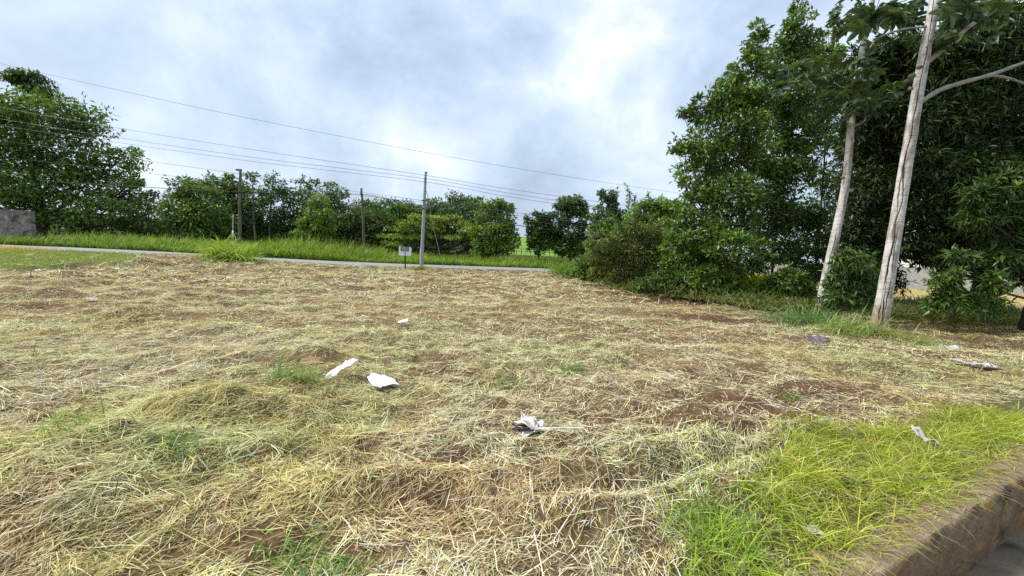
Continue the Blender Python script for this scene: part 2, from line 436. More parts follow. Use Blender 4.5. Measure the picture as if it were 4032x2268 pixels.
# ------------------------------------------------------------------ ground sheet (rings round the photographer, out to the horizon)
def build_ground():
    ang = np.concatenate([np.radians(np.linspace(-70, 70, 290)), np.radians(np.linspace(72, 288, 56))])
    rad = np.concatenate([np.geomspace(0.9, 55, 255), np.geomspace(57, 1500, 46)])
    A, Rr = np.meshgrid(ang, rad)
    x = Rr * np.sin(A); y = Rr * np.cos(A)
    z = H(x, y)
    v = vcoord(x, y)
    z = np.where(v < V_FRONT + 0.10, -0.95, z)
    na, nr = len(ang), len(rad)
    s = soil(x, y)
    mixn = fbm(x, y, 0.5, 3, 60.0)
    straw = np.array([0.20, 0.145, 0.075]); dirt = np.array([0.12, 0.064, 0.038])
    k = np.clip((1 - s) ** 1.5 * (0.35 + 0.9 * mixn), 0, 1)[..., None]
    c = dirt * (1 - k) + straw * k
    lw = inside(LAWN, x, y)[..., None]
    gl = np.array([0.15, 0.19, 0.045]) * (0.8 + 0.5 * fbm(x, y, 2.0, 2, 3.0)[..., None])
    c = np.where(lw, gl, c)
    gr = inside(GREEN, x, y)[..., None]
    c = np.where(gr, np.array([0.12, 0.11, 0.04]), c)
    rr = rcoord(x, y)
    vg = (rr > ROAD_W)[..., None]
    c = np.where(vg, np.array([0.07, 0.10, 0.02]), c)
    c = np.where((rr > ROAD_W + 9)[..., None], np.array([0.035, 0.035, 0.018]), c)  # brown litter under the far trees, with their shade put into the colour
    hl = ((y > 66) & (x > -8))[..., None] & vg
    c = np.where(hl, np.array([0.17, 0.28, 0.05]) * (0.8 + 0.4 * fbm(x, y * 3, 8.0, 2, 8.0)[..., None]), c)
    rt = ((x > 13) & (rr < ROAD_W) & (y > 18))[..., None]
    c = np.where(rt, np.array([0.42, 0.32, 0.13]), c)
    c = np.where((v < 0)[..., None], np.array([0.12, 0.13, 0.05]), c)
    verts = np.stack([x, y, z], -1).reshape(-1, 3)
    verts = np.vstack([verts, [[0, 0, -0.95]]])
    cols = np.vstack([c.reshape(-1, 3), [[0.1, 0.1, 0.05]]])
    i = np.arange(nr - 1)[:, None] * na; j = np.arange(na)[None]; j2 = (j + 1) % na
    f = np.stack([i + j, i + na + j, i + na + j2, i + j2], -1).reshape(-1, 4)
    f3 = np.array([(nr * na, q, (q + 1) % na) for q in range(na)])
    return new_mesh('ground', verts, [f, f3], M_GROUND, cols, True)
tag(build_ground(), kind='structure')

# far road
def build_road():
    n = 120
    t = np.linspace(-150, 220, n)
    w = np.array([0.0, 0.12, 2.3, ROAD_W - 0.12, ROAD_W])
    x = ROAD_A[0] + _rd[0] * t[:, None] + _rn[0] * w[None]
    y = ROAD_A[1] + _rd[1] * t[:, None] + _rn[1] * w[None]
    z = Hm(x, y) + np.array([-0.02, 0.03, 0.06, 0.03, -0.02])[None]
    v = np.stack([x, y, z], -1).reshape(-1, 3)
    i = np.arange(n - 1)[:, None] * 5; j = np.arange(4)[None]
    f = np.stack([i + j, i + 5 + j, i + 6 + j, i + 1 + j], -1).reshape(-1, 4)
    f = f[:, ::-1]
    return new_mesh('road', v, f, M_ROAD, None, True)
tag(build_road(), kind='structure')

# ------------------------------------------------------------------ drain and pavement where the photographer stands
def uv(u, v, z):
    return np.array([u * DU[0] + v * DV[0], u * DU[1] + v * DV[1], z])
def build_drain():
    root = empty('drain_wall', uv(3.0, V_FRONT, -0.5), 'stained concrete drain wall edging the bright green grass, lower right', 'wall')
    rl = np.array(root.location)
    us = np.arange(-6.0, 12.01, 0.04); nu = len(us)
    prof = [(0.0, -0.62), (0.0, -0.45), (0.0, -0.30), (0.0, -0.15), (0.0, 0.01), (0.004, 0.032), (0.016, 0.042), (0.08, 0.044), (0.15, 0.042), (0.19, 0.03), (0.21, -0.05), (0.22, -0.62)]
    def strip(a, b, name, mat):
        V = []
        for (dv, dz) in prof[a:b]:
            nv = (vnoise(us, us * 0 + dz * 9, 0.10, 3 + dv * 7) - 0.5) * 0.010 + (vnoise(us, us * 0, 0.6, 7) - 0.5) * 0.012
            nz = (vnoise(us, us * 0 + dv * 30, 0.08, 13) - 0.5) * 0.012
            edge = 0.8 if dz > -0.2 else 0.25
            V.append(np.stack([us * DU[0] + (V_FRONT + dv + nv * edge) * DV[0], us * DU[1] + (V_FRONT + dv + nv * edge) * DV[1], dz + nz * (dz > -0.1)], -1))
        V = np.array(V); k = len(V)
        i = np.arange(k - 1)[:, None] * nu; j = np.arange(nu - 1)[None]
        f = np.stack([i + j, i + j + 1, i + nu + j + 1, i + nu + j], -1).reshape(-1, 4)
        return new_mesh(name, V.reshape(-1, 3), f, mat, None, True, root, rl)
    strip(0, 7, 'face', M_DRAIN)
    strip(6, 12, 'top', M_DRAINTOP)
    # joint lines in the face
    for u in (1.0, 3.1, 5.2, 7.3):
        mb = MB(); mb.box(uv(u, V_FRONT - 0.012, -0.33), uv(0.004, 0, 0), uv(0, 0.010, 0), (0.012, 0, 0.16)); mb.build('joint', M_DRAINDK, root, rl)
    fl = MB()
    fl.box(uv(3.0, V_FRONT - 0.48, -0.47), uv(9.0, 0, 0), uv(0, 0.5, 0), (0, 0, 0.05)); o = fl.build('drain_floor', M_FLOOR); tag(o, kind='structure')
    pv = MB()
    pv.box(uv(0.0, V_FRONT - 4.2, -0.30), uv(14.0, 0, 0), uv(0, 3.5, 0), (0, 0, 0.30)); o = pv.build('pavement', M_CONC); tag(o, kind='structure')
build_drain()

# ------------------------------------------------------------------ blades
def ribbons(base, az, pitch0, pitch1, length, width, segs, cols, roll=None, follow=False, tipw=0.15, basew=0.8):
    """ribbon blades: pitch = elevation of the blade at its base and tip"""
    n = len(base)
    dirh = np.stack([np.cos(az), np.sin(az)], -1)
    side = np.stack([-np.sin(az), np.cos(az), np.zeros(n)], -1)
    if roll is None: roll = np.zeros(n)
    pos = base.copy()
    V = []
    wprof = [basew] + [1.0] * (segs - 1) + [tipw]
    for k in range(segs + 1):
        t = k / segs
        pit = pitch0 + (pitch1 - pitch0) * t
        nrm = np.stack([-np.sin(pit) * dirh[:, 0], -np.sin(pit) * dirh[:, 1], np.cos(pit)], -1)
        sv = side * np.cos(roll)[:, None] + nrm * np.sin(roll)[:, None]
        pp = pos
        w = (width * wprof[k] * 0.5)[:, None]
        V.append(pp - sv * w); V.append(pp + sv * w)
        if k < segs:
            st = (length / segs)[:, None]
            pit2 = pitch0 + (pitch1 - pitch0) * (k + 0.5) / segs
            step = np.stack([np.cos(pit2) * dirh[:, 0], np.cos(pit2) * dirh[:, 1], np.sin(pit2)], -1) * st
            pos = pos + step
            if follow:
                pos[:, 2] = np.maximum(pos[:, 2], H(pos[:, 0], pos[:, 1]) + 0.006)
    V = np.stack(V, 1)                                  # n, 2(segs+1), 3
    m2 = 2 * (segs + 1)
    b = (np.arange(n) * m2)[:, None]
    F = []
    for k in range(segs):
        F.append(np.concatenate([b + 2 * k, b + 2 * k + 1, b + 2 * k + 3, b + 2 * k + 2], 1))
    F = np.stack(F, 1).reshape(-1, 4)
    C = np.repeat(cols, m2, axis=0)
    return V.reshape(-1, 3), F, C
def join(parts):
    V, F, C = [], [], []; n = 0
    for v, f, c in parts:
        V.append(v); F.append(f + n); C.append(c); n += len(v)
    return np.vstack(V), np.vstack(F), np.vstack(C)
def pick(pal, w, n, r, jit=0.12):
    pal = np.array(pal); w = np.array(w, dtype=float); w /= w.sum()
    i = r.choice(len(pal), n, p=w)
    c = pal[i] * (1 + jit * r.standard_normal((n, 1))) * (1 + 0.05 * r.standard_normal((n, 3)))
    return np.clip(c, 0.005, 0.95)
def wedge(n, r0, r1, r, margin=1.2, power=1.0):
    """random spots on the ground the camera can see (and a little to each side)"""
    d = np.sqrt(r.random(n) * (r1 * r1 - r0 * r0) + r0 * r0)
    x = (r.random(n) * 2 - 1) * (1.36 * d + margin)
    return x, d

STRAW_PAL = [(0.74, 0.65, 0.36), (0.81, 0.76, 0.49), (0.57, 0.47, 0.24), (0.48, 0.33, 0.17), (0.52, 0.50, 0.24), (0.88, 0.84, 0.66), (0.18, 0.105, 0.055)]
def rows(x, y):
    """mowing rows that run across the lot"""
    q = -x * math.sin(math.radians(14)) + y * math.cos(math.radians(14)) + 0.5 * (fbm(x, y, 2.5, 2, 201.0) - 0.5)
    return np.sin(q * 2 * math.pi / 0.85)
def hay_density(x, y):
    rr = rcoord(x, y); v = vcoord(x, y)
    sl = soil(x, y)
    d = (1 - 0.9 * sl) * sstep(-0.4, -1.0, rr) * (v > V_BACK - 0.05)
    d = d * np.where(inside(LAWN, x, y), 0.10, 1.0) * np.where(inside(GREEN, x, y), 0.08, 1.0)
    d = d * np.clip(1.0 + 0.30 * rows(x, y), 0, 1.15)
    return d * np.where((x > 12) & (y > 15), 0.15, 1.0), sl
def hay_tint(x, y):
    """broad patches of greener and browner hay"""
    g = ((0.42 + 0.35 * sstep(1.0, -1.0, x) * sstep(7, 3, y)) * sstep(0.46, 0.66, fbm(x, y, 1.5, 3, 90.0)))[:, None]
    br = 0.55 * sstep(0.52, 0.68, fbm(x, y, 1.2, 3, 130.0))[:, None]
    return (1 - g + g * np.array([0.84, 0.95, 0.68])) * (1 - br + br * np.array([0.90, 0.72, 0.56]))
def build_straw():
    r = np.random.default_rng(21)
    parts = []
    W = [3, 3, 2.2, 1.4, 1.5, 1.8, 1.0]
    def emit(x, y, z, az, ln, wd, segs, c, lift, follow=True):
        n = len(x)
        p0 = r.standard_normal(n) * lift + 0.06
        p1 = p0 - 0.15 - 0.6 * r.random(n)
        up = r.random(n) < 0.03
        p0 = np.where(up, 0.5 + 0.8 * r.random(n), p0); p1 = np.where(up, p0 - 0.3, p1)
        parts.append(ribbons(np.stack([x, y, z], -1), az, p0, p1, ln, wd, segs, c, roll=r.standard_normal(n) * 0.4, follow=follow, tipw=0.35))
    def matted(nc, per, r0, r1, rad, hgt, segs, l0, l1, w0, w1, lift):
        """wads of matted hay: each wad is a low dome of cuttings lying roughly one way"""
        cx, cy = wedge(nc, r0, r1, r)
        dn, sl = hay_density(cx, cy)
        k = r.random(nc) < dn * (0.55 + 0.7 * fbm(cx, cy, 0.7, 2, 71.0))
        cx, cy = cx[k], cy[k]; nc = len(cx)
        flow = math.radians(18) + 2.6 * (fbm(cx, cy, 2.2, 2, 5.0) - 0.5) + 0.8 * r.standard_normal(nc)
        R_ = rad[0] + (rad[1] - rad[0]) * r.random(nc); Hh = hgt[0] + (hgt[1] - hgt[0]) * r.random(nc) ** 1.4
        ctint = (1 + 0.16 * r.standard_normal(nc)).clip(0.55, 1.4)
        idx = np.repeat(np.arange(nc), r.integers(int(per * 0.5), int(per * 1.5), nc)); n = len(idx)
        gx = r.standard_normal(n) * 0.75; gy = r.standard_normal(n) * 0.5
        cf, sf = np.cos(flow[idx]), np.sin(flow[idx])
        x = cx[idx] + R_[idx] * (gx * cf - gy * sf); y = cy[idx] + R_[idx] * (gx * sf + gy * cf)
        az = flow[idx] + 0.55 * r.standard_normal(n) + (r.random(n) < 0.5) * math.pi
        ln = (l0 + (l1 - l0) * r.random(n) ** 1.7) * (1.12 - 0.42 * sstep(-1.5, 1.5, x / (0.35 * y + 0.5)))
        x = x - 0.5 * ln * np.cos(az); y = y - 0.5 * ln * np.sin(az)
        ok = vcoord(x, y) > V_BACK - 0.05
        x, y, az, ln, idx, gx, gy = x[ok], y[ok], az[ok], ln[ok], idx[ok], gx[ok], gy[ok]; n = len(x)
        dome = Hh[idx] * np.exp(-(gx ** 2 + (gy * 1.4) ** 2))
        z = H(x, y) + dome * (0.25 + 0.75 * r.random(n)) + 0.004
        wd = w0 + (w1 - w0) * r.random(n) ** 1.5
        c = pick(STRAW_PAL, W, n, r, 0.2) * ctint[idx][:, None] * hay_tint(x, y)
        emit(x, y, z, az, ln, wd, segs, np.clip(c, 0.01, 0.92), lift)
    def loose(n, r0, r1, segs, l0, l1, w0, w1, zoff, spread, lift):
        x, y = wedge(n, r0, r1, r)
        dn, sl = hay_density(x, y)
        k = r.random(n) < np.maximum(dn, 0.10 * (vcoord(x, y) > V_BACK) * (rcoord(x, y) < -0.6))
        x, y = x[k], y[k]; n = len(x)
        az = math.radians(18) + 2.4 * (fbm(x, y, 2.2, 2, 5.0) - 0.5) + r.standard_normal(n) * spread + (r.random(n) < 0.5) * math.pi
        ln = l0 + (l1 - l0) * r.random(n) ** 1.8; wd = w0 + (w1 - w0) * r.random(n) ** 1.5
        c = pick(STRAW_PAL, W, n, r, 0.2) * hay_tint(x, y)
        emit(x, y, H(x, y) + zoff * r.random(n) + 0.004, az, ln, wd, segs, np.clip(c, 0.01, 0.92), lift)
    matted(1500, 78, 1.35, 3.6, (0.07, 0.18), (0.01, 0.06), 2, 0.03, 0.19, 0.0022, 0.006, 0.20)
    matted(2900, 50, 3.3, 7.2, (0.07, 0.17), (0.01, 0.085), 2, 0.03, 0.19, 0.0026, 0.0065, 0.22)
    matted(4600, 46, 6.8, 15.0, (0.10, 0.26), (0.01, 0.12), 1, 0.06, 0.21, 0.006, 0.014, 0.24)
    matted(8200, 27, 14.5, 36.0, (0.20, 0.48), (0.02, 0.17), 1, 0.12, 0.40, 0.018, 0.042, 0.24)
    loose(26000, 1.35, 3.6, 2, 0.03, 0.17, 0.002, 0.0055, 0.02, 1.2, 0.18)
    loose(33000, 3.3, 7.2, 2, 0.04, 0.20, 0.003, 0.007, 0.02, 1.2, 0.18)
    loose(52000, 6.8, 15.0, 1, 0.07, 0.26, 0.007, 0.016, 0.03, 1.2, 0.20)
    loose(60000, 14.5, 36.0, 1, 0.12, 0.38, 0.018, 0.04, 0.04, 1.2, 0.24)
    loose(3400, 1.5, 5.5, 2, 0.20, 0.50, 0.003, 0.007, 0.09, 0.5, 0.10)
    v, f, c = join(parts)
    print('hay ribbons faces', len(f))
    o = new_mesh('cut_hay', v, f, M_STRAW, c)
    tag(o, 'pale cut hay lying loose all over the mown field', 'hay', kind='stuff')
build_straw()

def build_green_grass():
    r = np.random.default_rng(5)
    parts = []
    lo = GREEN.min(0); hi = GREEN.max(0)
    lo = np.maximum(lo, [0.3, 1.0]); hi = np.minimum(hi, [7.0, 6.0])
    n = 100000
    x = lo[0] + (hi[0] - lo[0]) * r.random(n); y = lo[1] + (hi[1] - lo[1]) * r.random(n)
    v = vcoord(x, y)
    edge = inside(GREEN, x + 0.12 * r.standard_normal(n), y + 0.12 * r.standard_normal(n))
    cl = fbm(x, y, 0.30, 2, 55.0)
    keep = edge & (v > V_FRONT + 0.09 + 0.12 * r.random(n)) & (r.random(n) < 0.2 + 0.9 * sstep(0.36, 0.6, cl)) & (np.hypot(x, y) < 7)
    x, y, cl = x[keep], y[keep], cl[keep]; n = len(x)
    ln = (0.09 + 0.19 * r.random(n) ** 1.4) * (0.7 + 0.6 * cl)
    az = r.random(n) * 2 * math.pi
    bias = r.random(n) < 0.35
    az = np.where(bias, DA - math.pi / 2 + 0.6 * r.standard_normal(n), az)
    p0 = 0.8 + 0.6 * r.random(n); p1 = p0 - 0.5 - 1.3 * r.random(n)
    wd = 0.0025 + 0.0035 * r.random(n)
    c = pick([(0.33, 0.40, 0.04), (0.44, 0.48, 0.065), (0.22, 0.31, 0.04), (0.54, 0.53, 0.09), (0.58, 0.50, 0.22), (0.38, 0.28, 0.12)], [3, 2.6, 2.0, 1.3, 1.0, 0.5], n, r, 0.2)
    c = c * (0.72 + 0.56 * fbm(x, y, 0.5, 2, 19.0))[:, None]
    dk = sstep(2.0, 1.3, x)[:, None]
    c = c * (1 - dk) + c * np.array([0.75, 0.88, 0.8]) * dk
    z = H(x, y) - 0.005
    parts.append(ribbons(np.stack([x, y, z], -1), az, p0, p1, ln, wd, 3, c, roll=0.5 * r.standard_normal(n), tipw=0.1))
    # long strands hanging over the wall top
    n = 200
    u = 1.6 + 4.0 * r.random(n); vv = V_FRONT + 0.14 + 0.14 * r.random(n)
    b = np.stack([u * DU[0] + vv * DV[0], u * DU[1] + vv * DV[1], np.full(n, 0.03)], -1)
    az = DA - math.pi / 2 + 0.7 * r.standard_normal(n)
    p0 = 0.3 + 0.6 * r.random(n); p1 = p0 - 0.8 - 0.9 * r.random(n)
    parts.append(ribbons(b, az, p0, p1, 0.12 + 0.28 * r.random(n) ** 1.6, 0.003 + 0.003 * r.random(n), 4,
                         pick([(0.45, 0.50, 0.05), (0.58, 0.55, 0.10), (0.48, 0.36, 0.15), (0.55, 0.46, 0.24)], [2, 1.5, 1, 1], n, r), tipw=0.1))
    # dry bits on the wall top
    n = 1500
    u = 0.8 + 6.0 * r.random(n); vv = V_FRONT + 0.03 + 0.2 * r.random(n)
    b = np.stack([u * DU[0] + vv * DV[0], u * DU[1] + vv * DV[1], 0.046 + 0.01 * r.random(n)], -1)
    parts.append(ribbons(b, r.random(n) * 6.28, 0.05 * r.standard_normal(n), 0.05 * r.standard_normal(n), 0.03 + 0.1 * r.random(n), 0.002 + 0.003 * r.random(n), 3,
                         pick([(0.5, 0.38, 0.2), (0.34, 0.22, 0.1), (0.6, 0.5, 0.3)], [1, 1, 1], n, r)))
    vv, f, c = join(parts)
    o = new_mesh('green_grass', vv, f, M_GRASS, c)
    tag(o, 'bright yellow green grass growing beside the concrete drain wall', 'grass', kind='stuff')
build_green_grass()

def build_sparse_green():
    """fresh blades coming through the hay"""
    r = np.random.default_rng(15)
    n = 26000
    x, y = wedge(n, 1.6, 12.0, r)
    g = fbm(x, y, 1.6, 3, 90.0)
    right = sstep(2.2, 4.2, x - 0.25 * y)
    keep = (r.random(n) < 0.10 * sstep(0.5, 0.68, g) + 0.55 * right * sstep(0.42, 0.6, g) + 0.015) & (vcoord(x, y) > V_BACK) & (y < 12)
    x, y = x[keep], y[keep]; n = len(x)
    d = np.hypot(x, y)
    p0 = 0.6 + 0.7 * r.random(n)
    vv, f, c = ribbons(np.stack([x, y, H(x, y)], -1), r.random(n) * 6.28, p0, p0 - 0.4 - r.random(n), 0.05 + 0.12 * r.random(n), (0.003 + 0.004 * r.random(n)) * (1 + d / 8), 2,
                       pick([(0.22, 0.33, 0.05), (0.30, 0.38, 0.07), (0.14, 0.24, 0.05)], [2, 2, 1], n, r))
    tag(new_mesh('grass_shoots', vv, f, M_GRASS, c), 'thin green shoots coming up through the cut hay', 'grass', kind='stuff')
build_sparse_green()

def build_lawn():
    r = np.random.default_rng(33)
    lo = LAWN.min(0); hi = LAWN.max(0)
    lo = np.maximum(lo, [-48, 15]); n = 42000
    x = lo[0] + (hi[0] - lo[0]) * r.random(n); y = lo[1] + (hi[1] - lo[1]) * r.random(n)
    k = inside(LAWN, x + 0.4 * r.standard_normal(n), y + 0.3 * r.standard_normal(n)) & (rcoord(x, y) < -0.3) & (x > -1.42 * y)
    x, y = x[k], y[k]; n = len(x)
    och = sstep(-3.2, -1.0, rcoord(x, y)) * sstep(-26, -31, x)
    c = pick([(0.20, 0.27, 0.05), (0.27, 0.31, 0.07), (0.15, 0.22, 0.05), (0.36, 0.32, 0.12)], [2, 2, 1, 0.8], n, r)
    c = c * (1 - och[:, None]) + np.array([0.58, 0.37, 0.05]) * (0.8 + 0.4 * r.random((n, 1))) * och[:, None]
    p0 = 0.5 + 0.9 * r.random(n)
    vv, f, cc = ribbons(np.stack([x, y, H(x, y)], -1), r.random(n) * 6.28, p0, p0 - 0.6, 0.05 + 0.10 * r.random(n) + 0.22 * och * r.random(n), 0.02 + 0.025 * r.random(n), 1, c)
    tag(new_mesh('lawn_grass', vv, f, M_GRASS, cc), 'short green lawn with ochre fringe below the block wall', 'grass', kind='stuff')
build_lawn()

def build_verge():
    r = np.random.default_rng(44)
    parts = []
    n = 50000
    t = -9 + 75 * r.random(n); w = ROAD_W + 0.05 + 13 * r.random(n) ** 1.5
    x = ROAD_A[0] + _rd[0] * t + _rn[0] * w; y = ROAD_A[1] + _rd[1] * t + _rn[1] * w
    k = x > P(140, 962, 31.0)[0]
    x, y, w = x[k], y[k], w[k]; n = len(x)
    cl = fbm(x, y, 2.5, 3, 77.0)
    ht = (0.55 + 0.75 * r.random(n)) * (0.55 + 0.9 * cl) * (0.55 + 0.5 * sstep(ROAD_W, ROAD_W + 3.5, w))
    mound = np.exp(-((x + 19.0) / 4.5) ** 2)
    ht = ht * (1 + 0.7 * mound)
    p0 = 1.0 + 0.5 * r.random(n); p1 = p0 - 0.4 - 1.0 * r.random(n)
    c = pick([(0.17, 0.27, 0.035), (0.24, 0.33, 0.045), (0.12, 0.21, 0.03), (0.30, 0.35, 0.06), (0.28, 0.24, 0.09)], [3, 2.6, 2, 1.4, 0.35], n, r)
    c = c * (0.75 + 0.5 * fbm(x, y, 3.0, 2, 12.0))[:, None]
    parts.append(ribbons(np.stack([x, y, Hm(x, y) - 0.02], -1), r.random(n) * 6.28, p0, p1, ht, 0.035 + 0.045 * r.random(n), 2, c, tipw=0.2))
    vv, f, c = join(parts)
    tag(new_mesh('verge_grass', vv, f, M_GRASS, c), 'tall bright green grass along the far side of the road', 'grass', kind='stuff')
build_verge()

# grass thickets on the near side of the road, at the right (one mass)
def grass_mass(name, label, pts, n, hmin, hmax, wmin, wmax, pal, wts, seed, sx, sy, lean=0.9):
    r = np.random.default_rng(seed)
    c0 = np.array([G(a, b)[:2] for a, b in pts])
    i = r.integers(0, len(c0), n)
    x = c0[i, 0] + sx * r.standard_normal(n); y = c0[i, 1] + sy * r.standard_normal(n)
    k = rcoord(x, y) < -0.3
    x, y = x[k], y[k]; n = len(x)
    h = hmin + (hmax - hmin) * r.random(n)
    p0 = 0.9 + 0.6 * r.random(n); p1 = p0 - lean * (0.4 + 1.2 * r.random(n))
    vv, f, c = ribbons(np.stack([x, y, Hm(x, y) - 0.03], -1), r.random(n) * 6.28, p0, p1, h, wmin + (wmax - wmin) * r.random(n), 3, pick(pal, wts, n, r), roll=0.4 * r.standard_normal(n), tipw=0.1)
    return tag(new_mesh(name, vv, f, M_GRASS, c), label, 'grass', kind='stuff')
grass_mass('tall_grass', 'tall green grass between the road end and the brownish shrub', [(2260, 1080), (2330, 1085), (2400, 1095), (2330, 1070), (2450, 1105)], 5200, 0.5, 1.5, 0.02, 0.05,
           [(0.15, 0.27, 0.05), (0.22, 0.33, 0.06), (0.11, 0.20, 0.045)], [2, 1.5, 1.3], 51, 0.8, 0.8)
grass_mass('undergrowth', 'dark tangled undergrowth along the foot of the small leaved trees', [(2480, 1125), (2560, 1140), (2640, 1150), (2720, 1158), (2800, 1168), (2900, 1185), (2980, 1192), (3060, 1205), (3120, 1215), (2680, 1120), (2780, 1130), (2900, 1140), (3020, 1150), (3100, 1160)],
           8500, 0.15, 0.75, 0.012, 0.045, [(0.07, 0.12, 0.025), (0.12, 0.17, 0.035), (0.19, 0.22, 0.055), (0.26, 0.19, 0.10), (0.38, 0.33, 0.18)], [2, 2, 1, 0.9, 0.4], 52, 0.75, 0.75, 1.5)
grass_mass('weeds', 'yellow green weeds growing in front of the brownish shrub and dark shrub', [(2420, 1110), (2480, 1115), (2840, 1150), (2880, 1150), (2930, 1160), (2660, 1135)], 1500, 0.3, 1.1, 0.02, 0.06, [(0.18, 0.27, 0.045), (0.26, 0.32, 0.06), (0.12, 0.19, 0.035)], [2, 1.5, 1], 54, 0.3, 0.3, 1.1)
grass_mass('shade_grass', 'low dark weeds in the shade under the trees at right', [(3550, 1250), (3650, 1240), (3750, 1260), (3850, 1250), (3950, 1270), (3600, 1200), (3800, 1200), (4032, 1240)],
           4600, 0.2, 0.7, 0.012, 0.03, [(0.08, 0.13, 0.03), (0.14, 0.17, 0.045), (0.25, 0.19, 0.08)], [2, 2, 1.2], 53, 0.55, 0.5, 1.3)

# ------------------------------------------------------------------ trees
def leaf_quads(pos, tip, nrm, ln, wd, cols, fold=0.15):
    n = len(pos)
    side = np.cross(nrm, tip); side /= np.linalg.norm(side, axis=1)[:, None] + 1e-9
    nn = np.cross(tip, side)
    a = pos
    m_ = pos + tip * (ln * 0.45)[:, None]
    b = m_ + side * (wd * 0.5)[:, None] + nn * (wd * fold)[:, None]
    c = pos + tip * ln[:, None] - nn * (ln * 0.12)[:, None]
    d = m_ - side * (wd * 0.5)[:, None] + nn * (wd * fold)[:, None]
    V = np.stack([a, b, c, d], 1).reshape(-1, 3)
    i = (np.arange(n) * 4)[:, None]
    F = np.concatenate([i, i + 1, i + 2, i + 3], 1)
    return V, F, np.repeat(cols, 4, axis=0)
def unit(r, n):
    v = r.standard_normal((n, 3)); return v / np.linalg.norm(v, axis=1)[:, None]
def crown(lobes, n, ls, pal, wts, r, clump=0.34, per=34, aspect=0.5, flat=0.85, droop=0.15, fill=0.45, hug=0.0):
    lob = np.array([l[0] for l in lobes]); rad = np.array([l[1] for l in lobes])
    w = np.prod(rad, axis=1) ** (0.72); w /= w.sum()
    Pn, On, Cn = [], [], []
    for k in range(len(lob)):
        nl = max(int(n * w[k]), 30)
        K = max(nl // per, 5)
        dirs = unit(r, K)
        rr = fill + (1 - fill) * r.random(K) ** 0.6
        rr *= 0.88 + 0.28 * r.random(K)
        cc = lob[k] + dirs * rad[k] * rr[:, None]
        idx = r.integers(0, K, nl)
        cr = clump * rad[k].mean() * (0.6 + 0.8 * r.random(K))
        g = r.standard_normal((nl, 3)) * np.array([1, 1, 0.6])
        gl = np.linalg.norm(g, axis=1)[:, None] + 1e-6
        g = g / gl * np.minimum(gl, 1.9) ** 0.75
        an = np.clip(rad[k] / rad[k].mean(), 0.25, 1.6)
        p = cc[idx] + g * an * cr[idx][:, None] * 0.72
        od = dirs[idx] * 0.5 + g / gl; Pn.append(p); On.append(od / (np.linalg.norm(od, axis=1)[:, None] + 1e-6)); Cn.append((1 + 0.24 * r.standard_normal(K)).clip(0.45, 1.7)[idx])
    p = np.vstack(Pn); o = np.vstack(On); cv = np.concatenate(Cn); n = len(p)
    tip = o * 0.6 + unit(r, n) * 0.8 + np.array([0, 0, -droop]); tip /= np.linalg.norm(tip, axis=1)[:, None]
    nrm = np.array([0, 0, flat]) + unit(r, n) * 0.6 + o * 0.35
    ln = ls * (0.5 + 0.75 * r.random(n) + 0.5 * r.random(n) ** 4); wd = ln * aspect * (0.8 + 0.4 * r.random(n))
    c = pick(pal, wts, n, r, 0.14) * cv[:, None]
    yl = r.random(n) < 0.02
    c[yl] = c[yl] * np.array([2.2, 1.5, 0.9])
    return leaf_quads(p, tip, nrm, ln, wd, np.clip(c, 0.004, 0.9))

PAL_DARK = ([(0.039, 0.0831, 0.0189), (0.0621, 0.1207, 0.0231), (0.0976, 0.1586, 0.0294), (0.1418, 0.1962, 0.0368)], [2, 3, 2, 0.8])
PAL_MID = ([(0.062, 0.1249, 0.0245), (0.1062, 0.1911, 0.0335), (0.1505, 0.2425, 0.0424), (0.2125, 0.2792, 0.0558)], [2, 3, 2, 1])
PAL_LIGHT = ([(0.0891, 0.1701, 0.0292), (0.1426, 0.2381, 0.0389), (0.202, 0.2948, 0.0486), (0.2376, 0.3062, 0.068)], [2, 3, 2, 1])
PAL_YEL = ([(0.1446, 0.2088, 0.0354), (0.2249, 0.3052, 0.0482), (0.3052, 0.3695, 0.0643), (0.1125, 0.1607, 0.0321)], [2, 3, 2, 1])
PAL_BLUE = ([(0.049, 0.1047, 0.0347), (0.0816, 0.1496, 0.052), (0.1224, 0.202, 0.0636), (0.1632, 0.2394, 0.0867)], [2, 3, 2, 1])
PAL_BRN = ([(0.13, 0.18, 0.04), (0.19, 0.23, 0.055), (0.15, 0.235, 0.05), (0.25, 0.235, 0.09)], [2, 2, 2, 1])

